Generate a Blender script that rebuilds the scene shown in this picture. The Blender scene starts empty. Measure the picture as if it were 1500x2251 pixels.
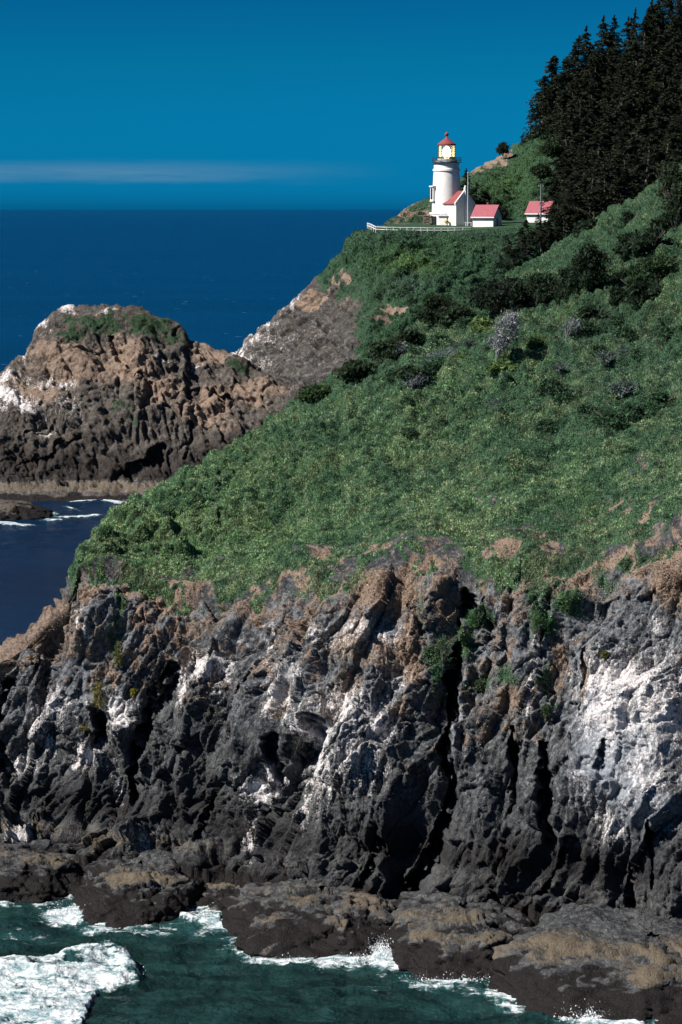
import bpy, bmesh, math, random
import numpy as np
from mathutils import Vector, Matrix
rng = np.random.default_rng(7)
random.seed(7)
S = bpy.context.scene
COL = S.collection
D = bpy.data

# ------------------------------------------------------------------ camera
F = 5750.0; CX = 750.0; CY = 1125.5; H = 52.0
PITCH = math.atan((CY - 460.0) / F)
CP, SP = math.cos(PITCH), math.sin(PITCH)
cam_d = D.cameras.new('camera'); cam = D.objects.new('camera', cam_d); COL.objects.link(cam)
cam.location = (0, 0, H); cam.rotation_euler = (math.pi / 2 - PITCH, 0, 0)
cam_d.sensor_fit = 'VERTICAL'; cam_d.sensor_height = 36.0; cam_d.sensor_width = 24.0
cam_d.lens = F / 2251.0 * 36.0
cam_d.clip_start = 1.0; cam_d.clip_end = 500000.0
S.camera = cam
# ------------------------------------------------------------------ exposure, world, sun
S.view_settings.view_transform = 'Standard'; S.view_settings.look = 'None'
S.view_settings.exposure = 0.9; S.view_settings.gamma = 1.0
SUN_ELEV = math.radians(44); SUN_AZ = (-0.915, -0.40)           # horizontal direction towards the sun
W = D.worlds.new('World'); S.world = W; W.use_nodes = True
def build_world():
    nt = W.node_tree; nt.nodes.clear(); N = nt.nodes.new; L = nt.links.new
    out = N('ShaderNodeOutputWorld'); bg = N('ShaderNodeBackground'); L(bg.outputs[0], out.inputs[0])
    bg.inputs[1].default_value = 0.05
    sky = N('ShaderNodeTexSky'); sky.sky_type = 'NISHITA'; sky.sun_disc = False
    sky.sun_elevation = SUN_ELEV; sky.sun_rotation = math.atan2(SUN_AZ[0], SUN_AZ[1])
    sky.altitude = 50; sky.air_density = 1.0; sky.dust_density = 0.3; sky.ozone_density = 3.0
    tc = N('ShaderNodeTexCoord'); sep = N('ShaderNodeSeparateXYZ'); L(tc.outputs['Generated'], sep.inputs[0])
    # added sky filter by elevation above the sea horizon; overhead dimmed to cut fill
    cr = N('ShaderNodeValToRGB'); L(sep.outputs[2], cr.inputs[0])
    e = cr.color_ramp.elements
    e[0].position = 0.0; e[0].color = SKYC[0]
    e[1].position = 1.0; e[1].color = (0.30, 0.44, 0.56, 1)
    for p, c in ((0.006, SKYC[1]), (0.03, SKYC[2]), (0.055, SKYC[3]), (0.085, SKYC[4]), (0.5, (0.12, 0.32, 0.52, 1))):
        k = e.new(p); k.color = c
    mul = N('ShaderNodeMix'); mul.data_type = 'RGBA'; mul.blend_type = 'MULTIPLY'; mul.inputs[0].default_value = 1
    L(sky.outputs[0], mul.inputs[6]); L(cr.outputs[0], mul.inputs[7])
    # low fog bank lying over the sea
    mp = N('ShaderNodeMapping'); mp.inputs['Scale'].default_value = (22, 22, 300); L(tc.outputs['Generated'], mp.inputs[0])
    nz = N('ShaderNodeTexNoise'); nz.inputs['Scale'].default_value = 1.0; nz.inputs['Detail'].default_value = 9; nz.inputs['Roughness'].default_value = .65; L(mp.outputs[0], nz.inputs[0])
    def m(op, a, b, c=None):
        n = N('ShaderNodeMath'); n.operation = op
        for i, v in enumerate((a, b, c)):
            if v is None: continue
            if isinstance(v, (int, float)): n.inputs[i].default_value = v
            else: L(v, n.inputs[i])
        return n.outputs[0]
    def ss(v, a, b):
        n = N('ShaderNodeMapRange'); n.interpolation_type = 'SMOOTHSTEP'
        L(v, n.inputs[0]); n.inputs[1].default_value = a; n.inputs[2].default_value = b
        return n.outputs[0]
    z = m('ADD', sep.outputs[2], m('MULTIPLY', m('SUBTRACT', nz.outputs[0], 0.5), 0.0060))
    band = m('MULTIPLY', ss(z, 0.0085, 0.0140), m('SUBTRACT', 1.0, ss(z, 0.0142, 0.0195)))
    side = m('SUBTRACT', 1.0, ss(sep.outputs[0], -0.09, 0.030))
    side = m('MULTIPLY', side, m('ADD', -0.05, m('MULTIPLY', nz.outputs[0], 1.9)))
    fac = m('MULTIPLY', m('MULTIPLY', band, side), 0.30)
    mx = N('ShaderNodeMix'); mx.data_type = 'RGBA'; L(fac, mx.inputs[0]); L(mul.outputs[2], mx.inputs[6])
    mx.inputs[7].default_value = (2.3, 3.7, 5.0, 1)
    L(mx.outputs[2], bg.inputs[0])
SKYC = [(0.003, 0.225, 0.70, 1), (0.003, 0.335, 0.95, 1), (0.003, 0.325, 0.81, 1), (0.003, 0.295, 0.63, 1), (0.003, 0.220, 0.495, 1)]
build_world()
sun_d = D.lights.new('sun', 'SUN'); sun_d.energy = 5.0; sun_d.angle = math.radians(0.53); sun_d.color = (1.0, 0.93, 0.85)
sun = D.objects.new('sun', sun_d); COL.objects.link(sun)
_s = Vector((SUN_AZ[0] * math.cos(SUN_ELEV), SUN_AZ[1] * math.cos(SUN_ELEV), math.sin(SUN_ELEV)))
sun.rotation_euler = _s.to_track_quat('Z', 'Y').to_euler(); sun.location = (-60, 0, 160)

# ------------------------------------------------------------------ projection helpers (pixels of the photograph -> metres)
def pz(py, Y):                       # height of a point at distance Y seen at row py
    b = -(py - CY) / F; t = Y / (CP + b * SP); return H + t * (-SP + b * CP)
def px_x(px, Y, z):                  # x of a point at distance Y, height z seen at column px
    q = (z - H) / Y; b = (q * CP + SP) / (CP - q * SP); t = Y / (CP + b * SP); return t * (px - CX) / F
def Yz(py, z=0.0):                   # distance at which height z is seen at row py
    b = -(py - CY) / F; q = (-SP + b * CP) / (CP + b * SP); return (z - H) / q
def proj(x, y, z):
    rz = z - H; f = y * CP - rz * SP; u = y * SP + rz * CP
    return CX + F * x / f, CY - F * u / f
def at(px, py, Y):
    z = pz(py, Y); return Vector((px_x(px, Y, z), Y, z))

# ------------------------------------------------------------------ noise
_G = rng.normal(size=(256, 3)).astype(np.float32); _G /= np.linalg.norm(_G, axis=1)[:, None]
def _hash(ix, iy, iz, seed):
    with np.errstate(over='ignore'):
        h = ix.astype(np.uint32) * np.uint32(374761393) + iy.astype(np.uint32) * np.uint32(668265263) + iz.astype(np.uint32) * np.uint32(2246822519) + np.uint32(seed * 3266489917 & 0xffffffff)
        h ^= h >> np.uint32(13); h *= np.uint32(1274126177); h ^= h >> np.uint32(16)
    return h
def perlin(p, seed=0):
    p = p.astype(np.float32); f0 = np.floor(p); i = f0.astype(np.int64); f = p - f0
    u = f * f * f * (f * (f * 6 - 15) + 10)
    r = None
    acc = np.zeros(len(p), np.float32)
    for dx in (0, 1):
        wx = u[:, 0] if dx else 1 - u[:, 0]
        for dy in (0, 1):
            wy = u[:, 1] if dy else 1 - u[:, 1]
            for dz in (0, 1):
                wz = u[:, 2] if dz else 1 - u[:, 2]
                g = _G[_hash(i[:, 0] + dx, i[:, 1] + dy, i[:, 2] + dz, seed) & np.uint32(255)]
                acc += wx * wy * wz * (g[:, 0] * (f[:, 0] - dx) + g[:, 1] * (f[:, 1] - dy) + g[:, 2] * (f[:, 2] - dz))
    return acc * 1.6
def fbm(p, octv=4, seed=0, gain=0.5, lac=2.03):
    a = 1.0; s = 0; r = np.zeros(len(p), np.float32); q = p.copy()
    for k in range(octv):
        r += a * perlin(q, seed + k); s += a; a *= gain; q = q * lac + 11.3
    return r / s
def ridged(p, octv=4, seed=0, gain=0.5):
    a = 1.0; s = 0; r = np.zeros(len(p), np.float32); q = p.copy()
    for k in range(octv):
        r += a * (1 - np.abs(perlin(q, seed + k)) * 1.6); s += a; a *= gain; q = q * 2.07 + 5.1
    return r / s
def voro(p, seed=0):
    p = p.astype(np.float32); c = np.floor(p).astype(np.int64)
    f1 = np.full(len(p), 9.0, np.float32); f2 = f1.copy(); idv = np.zeros(len(p), np.float32)
    for dx in (-1, 0, 1):
        for dy in (-1, 0, 1):
            for dz in (-1, 0, 1):
                cc = c + np.array([dx, dy, dz])
                h = _hash(cc[:, 0], cc[:, 1], cc[:, 2], seed)
                q = np.stack([(h & np.uint32(1023)) / 1023.0, ((h >> np.uint32(10)) & np.uint32(1023)) / 1023.0, ((h >> np.uint32(20)) & np.uint32(1023)) / 1023.0], 1)
                d = np.linalg.norm(p - (cc + q), axis=1).astype(np.float32)
                m = d < f1
                f2 = np.where(m, f1, np.minimum(f2, d)); idv = np.where(m, (h & np.uint32(255)) / 255.0, idv); f1 = np.where(m, d, f1)
    return f1, f2, idv
def facet(p, seed=0):
    """voronoi cells, each a plane of its own tilt: chiselled rock faces"""
    p = p.astype(np.float32); c = np.floor(p).astype(np.int64)
    f1 = np.full(len(p), 9.0, np.float32); f2 = f1.copy(); val = np.zeros(len(p), np.float32)
    for dx in (-1, 0, 1):
        for dy in (-1, 0, 1):
            for dz in (-1, 0, 1):
                cc = c + np.array([dx, dy, dz])
                h = _hash(cc[:, 0], cc[:, 1], cc[:, 2], seed)
                q = np.stack([(h & np.uint32(1023)) / 1023.0, ((h >> np.uint32(10)) & np.uint32(1023)) / 1023.0, ((h >> np.uint32(20)) & np.uint32(1023)) / 1023.0], 1)
                off = p - (cc + q); d = np.linalg.norm(off, axis=1).astype(np.float32); m = d < f1
                tl = _G[(h >> np.uint32(3)) & np.uint32(255)]; v = (off * tl).sum(1) * 1.1 + ((h >> np.uint32(11)) & np.uint32(255)) / 255.0 - 0.5
                f2 = np.where(m, f1, np.minimum(f2, d)); val = np.where(m, v, val); f1 = np.where(m, d, f1)
    return val, f2 - f1
def sst(v, a, b):
    t = np.clip((v - a) / (b - a), 0, 1); return t * t * (3 - 2 * t)
def blobs(px, py, lst, warp=None):
    r = np.zeros(len(px), np.float32)
    if warp is not None: px = px + warp[0]; py = py + warp[1]
    for b in lst:
        x, y, rx, ry, s = b[:5]; a = math.radians(b[5]) if len(b) > 5 else 0
        dx = px - x; dy = py - y
        if a: dx, dy = dx * math.cos(a) + dy * math.sin(a), -dx * math.sin(a) + dy * math.cos(a)
        r = np.maximum(r, s * np.exp(-((dx / rx) ** 2 + (dy / ry) ** 2)))
    return r
def segs(px, py, lst):
    """grooves along polylines: list of ([(x,y,w)..], depth)"""
    r = np.zeros(len(px), np.float32)
    for pts, dep in lst:
        for (x0, y0, w0), (x1, y1, w1) in zip(pts[:-1], pts[1:]):
            vx, vy = x1 - x0, y1 - y0; L2 = vx * vx + vy * vy
            t = np.clip(((px - x0) * vx + (py - y0) * vy) / L2, 0, 1)
            d = np.hypot(px - x0 - t * vx, py - y0 - t * vy); w = w0 + (w1 - w0) * t
            r = np.maximum(r, dep * (1 - sst(d, w * 0.55, w * 1.15)))
    return r

# ------------------------------------------------------------------ mesh helpers
def tag(o, label=None, cat=None, group=None, kind=None):
    if label: o['label'] = label
    if cat: o['category'] = cat
    if group: o['group'] = group
    if kind: o['kind'] = kind
    return o
def link(name, me, mat=None, parent=None):
    o = D.objects.new(name, me); COL.objects.link(o)
    if mat is not None and len(me.materials) == 0: me.materials.append(mat)
    if parent is not None: o.parent = parent
    return o
def np_mesh(name, V, Fc, smooth=True, attrs=None):
    """V (n,3), Fc (m,k) ; attrs name -> (n,3) colour"""
    me = D.meshes.new(name); n = len(V); m, k = Fc.shape
    me.vertices.add(n); me.vertices.foreach_set('co', np.ascontiguousarray(V, np.float32).ravel())
    me.loops.add(m * k); me.loops.foreach_set('vertex_index', Fc.astype(np.int32).ravel())
    me.polygons.add(m); me.polygons.foreach_set('loop_start', np.arange(0, m * k, k, dtype=np.int32))
    me.polygons.foreach_set('loop_total', np.full(m, k, np.int32))
    me.update(calc_edges=True)
    me.polygons.foreach_set('use_smooth', np.full(m, smooth, bool))
    for a, c in (attrs or {}).items():
        at_ = me.attributes.new(a, 'FLOAT_COLOR', 'POINT')
        cc = np.ones((n, 4), np.float32); cc[:, :c.shape[1]] = c
        at_.data.foreach_set('color', cc.ravel())
    return me
def grid_faces(nv, nu):
    i = np.arange((nv - 1) * (nu - 1)); r = i // (nu - 1); c = i % (nu - 1); a = r * nu + c
    return np.stack([a, a + 1, a + nu + 1, a + nu], 1)
def empty(name, loc, rz=0):
    o = D.objects.new(name, None); COL.objects.link(o); o.location = loc; o.rotation_euler = (0, 0, rz); o.empty_display_size = 0.5
    return o

# ------------------------------------------------------------------ materials
class NT:
    def __init__(s, name):
        s.m = D.materials.new(name); s.m.use_nodes = True; s.t = s.m.node_tree; s.t.nodes.clear()
        s.out = s.n('ShaderNodeOutputMaterial'); s.b = s.n('ShaderNodeBsdfPrincipled'); s.l(s.b.outputs[0], s.out.inputs[0])
        s.tc = s.n('ShaderNodeTexCoord').outputs['Object']
    def n(s, t): return s.t.nodes.new(t)
    def l(s, a, b): s.t.links.new(a, b)
    def put(s, v, i):
        if v is None: return
        if hasattr(v, 'is_linked') or hasattr(v, 'links'): s.l(v, i)
        elif isinstance(v, tuple) and len(v) == 3: i.default_value = (*v, 1)
        else: i.default_value = v
    def math(s, op, a, b=None, c=None):
        n = s.n('ShaderNodeMath'); n.operation = op
        for k, v in enumerate((a, b, c)): s.put(v, n.inputs[k])
        return n.outputs[0]
    def mix(s, f, a, b, blend='MIX'):
        n = s.n('ShaderNodeMix'); n.data_type = 'RGBA'; n.blend_type = blend
        s.put(f, n.inputs[0]); s.put(a, n.inputs[6]); s.put(b, n.inputs[7]); return n.outputs[2]
    def noise(s, scale, detail=4, rough=0.55, vec=None, dist=0.0, stretch=None):
        v = vec or s.tc
        if stretch:
            mp = s.n('ShaderNodeMapping'); mp.inputs['Scale'].default_value = stretch; s.l(v, mp.inputs[0]); v = mp.outputs[0]
        n = s.n('ShaderNodeTexNoise'); n.inputs['Scale'].default_value = scale; n.inputs['Detail'].default_value = detail
        n.inputs['Roughness'].default_value = rough; n.inputs['Distortion'].default_value = dist; s.l(v, n.inputs[0]); return n.outputs[0]
    def voro(s, scale, feature='F1', stretch=None):
        v = s.tc
        if stretch:
            mp = s.n('ShaderNodeMapping'); mp.inputs['Scale'].default_value = stretch; s.l(v, mp.inputs[0]); v = mp.outputs[0]
        n = s.n('ShaderNodeTexVoronoi'); n.feature = feature; n.inputs['Scale'].default_value = scale; s.l(v, n.inputs[0]); return n
    def ss(s, v, a, b, lo=0.0, hi=1.0):
        n = s.n('ShaderNodeMapRange'); n.interpolation_type = 'SMOOTHSTEP'; s.put(v, n.inputs[0])
        n.inputs[1].default_value = a; n.inputs[2].default_value = b; n.inputs[3].default_value = lo; n.inputs[4].default_value = hi
        return n.outputs[0]
    def attr(s, name):
        a = s.n('ShaderNodeAttribute'); a.attribute_name = name; sp = s.n('ShaderNodeSeparateColor'); s.l(a.outputs['Color'], sp.inputs[0])
        return a.outputs['Color'], sp.outputs[0], sp.outputs[1], sp.outputs[2]
    def bump(s, h, dist, strength=1.0):
        b = s.n('ShaderNodeBump'); b.inputs['Strength'].default_value = strength; b.inputs['Distance'].default_value = dist
        s.l(h, b.inputs['Height']); s.l(b.outputs[0], s.b.inputs['Normal'])
    def fin(s, col, rough=0.9, spec=0.3):
        s.put(col, s.b.inputs['Base Color']); s.put(rough, s.b.inputs['Roughness']); s.put(spec, s.b.inputs['Specular IOR Level']); return s.m

def mat_rock(name='basalt', scale=1.0, browner=0.0):
    t = NT(name)
    _, gu, tan, grn = t.attr('ma'); _, tid, wet, pale = t.attr('mb')
    n1 = t.noise(0.55 * scale, 7, 0.62); n2 = t.noise(2.6 * scale, 6, 0.65); n3 = t.noise(7.0 * scale, 4, 0.7)
    base = t.mix(t.ss(n1, 0.35, 0.68), (0.015, 0.018, 0.022), (0.054, 0.058, 0.062))
    if browner: base = t.mix(browner, base, (0.088, 0.066, 0.046))
    base = t.mix(t.ss(n2, 0.42, 0.75), base, (0.112, 0.116, 0.122))
    n5 = t.noise(11.0 * scale, 3, 0.7); base = t.mix(1.0, base, t.mix(t.ss(n5, .3, .7), (.55, .55, .55), (1.5, 1.48, 1.45)), 'MULTIPLY')
    pf = t.ss(t.math('ADD', pale, t.math('MULTIPLY', t.math('SUBTRACT', n2, 0.5), 1.0)), 0.2, 0.85)
    base = t.mix(pf, base, t.mix(n5, (0.115, 0.13, 0.148), (0.33, 0.36, 0.405)))
    tf = t.ss(t.math('ADD', tan, t.math('MULTIPLY', t.math('SUBTRACT', n2, 0.5), 1.1)), 0.3, 0.7)
    tanc = t.mix(n3, (0.10, 0.074, 0.058), (0.30, 0.225, 0.175))
    base = t.mix(tf, base, tanc)
    gf = t.ss(t.math('ADD', grn, t.math('MULTIPLY', t.math('SUBTRACT', n2, 0.5), 0.9)), 0.4, 0.6)
    grc = t.mix(n3, (0.012, 0.03, 0.016), (0.045, 0.10, 0.055))
    base = t.mix(gf, base, grc)
    sv = t.noise(2.2 * scale, 6, 0.7, stretch=(2.2, 1.0, .5))
    tdf = t.ss(t.math('ADD', tid, t.math('MULTIPLY', t.math('SUBTRACT', t.math('ADD', t.math('MULTIPLY', n2, .4), t.math('MULTIPLY', sv, .6)), 0.5), 2.6)), 0.25, 0.95)
    base = t.mix(tdf, base, t.mix(n3, (0.045, 0.036, 0.026), (0.165, 0.138, 0.102)))
    wf = t.ss(t.math('ADD', wet, t.math('MULTIPLY', t.math('SUBTRACT', n2, 0.5), 0.6)), 0.3, 0.7)
    base = t.mix(wf, base, t.mix(n3, (0.006, 0.006, 0.008), (0.018, 0.015, 0.014)))  # near-black: wet rock, and the darker patches carried in the same mask
    # lime streaks: vertical, from nests and ledges
    st = t.noise(1.5 * scale, 7, 0.7, stretch=(2.4, 1.0, 0.30))
    g1 = t.math('ADD', t.math('MULTIPLY', gu, 1.0), t.math('MULTIPLY', t.math('SUBTRACT', t.math('ADD', t.math('MULTIPLY', st, 0.5), t.math('MULTIPLY', n3, 0.5)), 0.5), 4.4))
    gfac = t.math('MULTIPLY', t.ss(g1, 0.22, 0.85), t.ss(gu, 0.03, 0.2))
    base = t.mix(t.math('MULTIPLY', gfac, 0.92), base, t.mix(n2, (0.42, 0.38, 0.37), (0.80, 0.79, 0.80)))
    vb = t.voro(3.2 * scale, 'DISTANCE_TO_EDGE', (1, 1, .55)).outputs[0]; hh = t.math('ADD', t.math('MULTIPLY', t.noise(1.4 * scale, 8, 0.7), 0.9), t.math('ADD', t.math('MULTIPLY', t.noise(6 * scale, 5, 0.75), 0.55), t.math('MULTIPLY', t.ss(vb, 0, .12), .22)))
    t.bump(hh, 0.28 / scale, 0.7)
    rough = t.ss(wet, 0.2, 0.9, 0.9, 0.6)
    return t.fin(base, rough, 0.12)
def mat_leaf(name, spec=0.15, rough=0.7, trans=0.25):
    t = NT(name); c, _, _, _ = t.attr('col')
    n = t.noise(1.1, 3); c2 = t.mix(1.0, c, t.mix(n, (0.72, 0.76, 0.74), (1.25, 1.2, 1.2)), 'MULTIPLY')
    t.fin(c2, rough, spec)
    tr = t.n('ShaderNodeBsdfTranslucent'); t.l(c2, tr.inputs[0]); ms = t.n('ShaderNodeMixShader'); ms.inputs[0].default_value = trans
    t.l(t.b.outputs[0], ms.inputs[1]); t.l(tr.outputs[0], ms.inputs[2]); t.l(ms.outputs[0], t.out.inputs[0]); return t.m
def mat_flat(name, c, rough=0.6, c2=None, scale=3.0, spec=0.3, bump=0.0, metal=0.0):
    t = NT(name); n = t.noise(scale, 5, 0.6); c2 = c2 or tuple(v * 0.75 for v in c)
    t.fin(t.mix(t.ss(n, 0.3, 0.75), c, c2), rough, spec); t.b.inputs['Metallic'].default_value = metal
    if bump: t.bump(t.noise(scale * 5, 4), bump, 0.6)
    return t.m
M_rock = mat_rock('basalt'); M_rockfar = mat_rock('far_basalt', 0.55, 0.35)
M_leaf = mat_leaf('leaves'); M_needle = mat_leaf('needles', 0.05, 0.8, 0.1)
M_bark = mat_flat('bark', (0.05, 0.04, 0.035), 0.9, (0.10, 0.09, 0.08), 4)
M_deadwood = mat_flat('bleached_wood', (0.20, 0.21, 0.22), 0.8, (0.11, 0.115, 0.125), 4)
M_white = mat_flat('white_paint', (0.74, 0.73, 0.71), 0.55, (0.62, 0.61, 0.59), 1.2, bump=0.01)
M_red = mat_flat('red_roof', (0.23, 0.055, 0.055), 0.6, (0.15, 0.035, 0.04), 3, bump=0.02)
M_shed = mat_flat('red_shingle', (0.30, 0.085, 0.105), 0.7, (0.20, 0.055, 0.075), 3.5, bump=0.03)
M_iron = mat_flat('dark_iron', (0.035, 0.04, 0.045), 0.5, (0.06, 0.06, 0.065), 3, metal=0.3)
M_dark = mat_flat('dark_opening', (0.015, 0.018, 0.022), 0.4)
M_stone = mat_flat('tan_stone', (0.22, 0.19, 0.15), 0.9, (0.14, 0.13, 0.10), 4, bump=0.05)
M_pole = mat_flat('weathered_pole', (0.42, 0.45, 0.48), 0.6)
M_polew = mat_flat('timber_pole', (0.13, 0.15, 0.18), 0.8)
def mat_glass():
    t = NT('lantern_glass'); t.fin((0.55, 0.62, 0.66), 0.08, 0.5); tr = t.n('ShaderNodeBsdfTransparent'); tr.inputs[0].default_value = (0.9, 0.95, 0.95, 1)
    fr = t.n('ShaderNodeFresnel'); f = t.math('ADD', t.math('MULTIPLY', fr.outputs[0], 0.8), 0.08)
    ms = t.n('ShaderNodeMixShader'); t.l(f, ms.inputs[0]); t.l(tr.outputs[0], ms.inputs[1]); t.l(t.b.outputs[0], ms.inputs[2]); t.l(ms.outputs[0], t.out.inputs[0]); return t.m
M_glass = mat_glass()
def mat_emit():
    t = NT('lit_lens'); t.fin((0.9, 0.8, 0.5)); t.b.inputs['Emission Color'].default_value = (1.0, 0.74, 0.30, 1); t.b.inputs['Emission Strength'].default_value = 5; return t.m
M_lens = mat_emit()
def mat_water():
    t = NT('sea_water'); _, foam, shallow, far = t.attr('mw')
    n1 = t.noise(0.35, 6, 0.6, stretch=(0.6, 1.0, 1.0)); n2 = t.noise(1.4, 5, 0.7, stretch=(0.7, 1.0, 1.0)); n4 = t.noise(0.006, 5, 0.6, stretch=(0.35, 1, 1))
    deep = t.mix(t.ss(n4, 0.35, 0.65), (0.0003, 0.0105, 0.040), (0.0004, 0.015, 0.054))
    near = t.mix(t.ss(n1, 0.35, 0.7), (0.0045, 0.013, 0.014), (0.011, 0.038, 0.037))
    base = t.mix(shallow, deep, near)
    nf = t.noise(1.7, 8, 0.72, stretch=(0.55, 1.0, 1.0)); nf2 = t.noise(0.5, 5, 0.6)
    ff = t.math('ADD', foam, t.math('MULTIPLY', t.math('SUBTRACT', t.math('ADD', t.math('MULTIPLY', nf, 0.7), t.math('MULTIPLY', nf2, 0.3)), 0.5), 2.2))
    ff = t.math('MULTIPLY', t.ss(ff, 0.38, 0.72), t.ss(foam, 0.05, 0.25))
    aer = t.ss(foam, 0.05, 0.8)                                          # milky aerated water round the foam
    base = t.mix(t.math('MULTIPLY', aer, 0.6), base, (0.020, 0.095, 0.105))
    caps = t.noise(0.22, 2, 0.5, stretch=(0.5, 1, 1)); wc = t.math('MULTIPLY', t.ss(caps, 0.725, 0.77), t.math('SUBTRACT', 1.0, shallow))
    ff = t.math('MAXIMUM', ff, t.math('MULTIPLY', wc, 0.4))
    base = t.mix(ff, base, t.mix(t.ss(nf, .36, .62), (0.14, 0.24, 0.27), (0.62, 0.66, 0.68)))
    rough = t.math('ADD', 0.18, t.math('MULTIPLY', ff, 0.6))
    t.fin(base, rough, 0.03)
    hh = t.math('ADD', t.math('MULTIPLY', n1, 1.0), t.math('MULTIPLY', n2, 0.35))
    t.bump(hh, 1.3, 0.85); return t.m
M_water = mat_water()
M_foam = mat_flat('sea_foam', (0.85, 0.88, 0.90), 0.9, (0.75, 0.8, 0.82), 1.0)

# ------------------------------------------------------------------ lofted terrain
def catmull(C, counts):
    """C (K, n, 2) control rows; returns (rows, n, 2)"""
    K = len(C); out = []
    for k in range(K - 1):
        p0 = C[max(k - 1, 0)]; p1 = C[k]; p2 = C[k + 1]; p3 = C[min(k + 2, K - 1)]
        for j in range(counts[k]):
            t = j / counts[k]
            m1 = (p2 - p0) * 0.5 * 0.7; m2 = (p3 - p1) * 0.5 * 0.7
            out.append((2 * t**3 - 3 * t**2 + 1) * p1 + (t**3 - 2 * t**2 + t) * m1 + (-2 * t**3 + 3 * t**2) * p2 + (t**3 - t**2) * m2)
    out.append(C[-1]); return np.stack(out)
def loft(table, counts, pxs, smooth=4):
    """table: px -> list of (Y, z). Returns P (nv, nu, 3)"""
    keys = sorted(table); K = len(table[keys[0]]); C = np.zeros((K, len(pxs), 2))
    for k in range(K):
        for c in (0, 1):
            v = np.interp(pxs, keys, [table[q][k][c] for q in keys])
            if smooth: 
                ker = np.hanning(2 * smooth + 3)[1:-1]; ker /= ker.sum(); v = np.convolve(np.pad(v, smooth, 'edge'), ker, 'valid')
            C[k, :, c] = v
    R = catmull(C, counts); Y = R[..., 0]; Z = R[..., 1]; X = px_x(pxs[None, :], Y, Z)
    return np.stack([X, Y, Z], -1)
def normals(P):
    du = np.gradient(P, axis=1); dv = np.gradient(P, axis=0); n = np.cross(du, dv); n /= (np.linalg.norm(n, axis=2, keepdims=True) + 1e-9)
    return n
def sp(py, Y): return (Y, float(pz(py, Y)))
def settle(V2, base_seg, lo, hi, keys, tops, fade, extra=0.0):
    """lower (or raise) the displaced crest so that it keeps its surveyed height"""
    for _ in range(2):
        ax, ay = proj(V2[:, 0], V2[:, 1], V2[:, 2]); out = []
        for k_, t_ in zip(keys, tops):
            m = (np.abs(ax - k_) < 14) & (base_seg > lo) & (base_seg < hi)
            if not m.any(): out.append(0.0); continue
            a_ = ax[m]; y_ = ay[m]; b_ = [y_[np.abs(a_ - (k_ + o_)) < 2.5].min() for o_ in (-11, -5, 0, 5, 11) if (np.abs(a_ - (k_ + o_)) < 2.5).any()]
            out.append((t_ - extra - 0) - float(np.median(b_)) + 2 * extra)
        dz = np.interp(ax, keys, out) * V2[:, 1] / F
        V2[:, 2] -= dz * fade(base_seg)
def near_column(px, top, yr, edge, back=40, Yf=None):
    Yf = Yf if Yf is not None else float(np.interp(px, [-300, 0, 300, 500, 700, 900, 1100, 1500, 1800], [206, 203, 199, 196, 191, 189, 186, 180, 175]))
    zf = 1.5
    R = sp(top, yr)
    E = sp(edge, Yf + 13 if top < edge - 60 else (yr - 1.0))
    T = sp(edge + 95, Yf + 9.5); M1 = sp(edge + 95 + (1960 - edge - 95) * 0.34, Yf + 6.5); M2 = sp(edge + 95 + (1960 - edge - 95) * 0.68, Yf + 3.6)
    if px <= 60:
        T = sp(top + 60, Yf + 8); M1 = sp(1600, Yf + 6.5); M2 = sp(1780, Yf + 3.6); E = sp(top + 22, yr - 1.3)
    def q(t, bul): 
        Y = E[0] + (R[0] - E[0]) * t; return (Y, E[1] + (R[1] - E[1]) * t + bul * (R[0] - E[0]) * 0.035 * math.sin(math.pi * t))
    return [(Yf - 3, -4), (Yf, zf), M2, M1, T, E, q(.3, 1), q(.65, 1), R, (R[0] + 7, R[1] - 2.0), (R[0] + 30, R[1] - 22), (R[0] + 55, -4)]
near_tab = {}
for px, top, yr, edge in [(-300, 1640, 221, 1660), (-120, 1480, 216, 1500), (0, 1416, 213, 1438), (60, 1380, 213, 1402), (110, 1328, 213.5, 1350), (140, 1290, 214, 1312), (158, 1245, 214.5, 1262),
                          (170, 1200, 215.5, 1252), (205, 1158, 220, 1255), (270, 1100, 228, 1275), (380, 1045, 234, 1315), (480, 985, 245, 1335), (560, 940, 253, 1318), (620, 898, 259, 1300), (700, 838, 268, 1292), (767, 795, 274, 1275),
                          (830, 750, 279, 1262), (900, 716, 284, 1256), (960, 690, 288, 1256), (1030, 652, 292, 1258), (1100, 612, 296, 1246), (1160, 572, 299, 1254), (1240, 520, 302, 1262), (1330, 461, 306, 1250),
                          (1380, 436, 308, 1240), (1430, 402, 312, 1225), (1500, 357, 318, 1205), (1800, 190, 330, 1150)]:
    near_tab[px] = near_column(px, top, yr, edge)
pxs = np.arange(-300, 1790, 2.2)
NC = [4, 110, 120, 130, 70, 60, 150, 160, 14, 12, 8]
P = loft(near_tab, NC, pxs); nv, nu = P.shape[:2]
rowseg = np.concatenate([np.full(c, i) + np.arange(c) / c for i, c in enumerate(NC)] + [[11.0]])
V = P.reshape(-1, 3); Nn = normals(P).reshape(-1, 3)
if Nn[:, 1].mean() > 0: Nn = -Nn
qx, qy = proj(V[:, 0], V[:, 1], V[:, 2]); vseg = np.repeat(rowseg, nu)
cliff = 1 - sst(vseg, 4.75, 5.2); slope = 1 - cliff
print('near verts', len(V))
wA = fbm(V * 0.35, 4, 3); wB = fbm(V * 0.35 + 40, 4, 9); wC = fbm(V * 1.3, 3, 15); wD = fbm(V * 1.3 + 9, 3, 21)
wx = wA * 34 + wC * 12; wy = wB * 34 + wD * 14                     # irregular outlines, in photograph pixels
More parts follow.
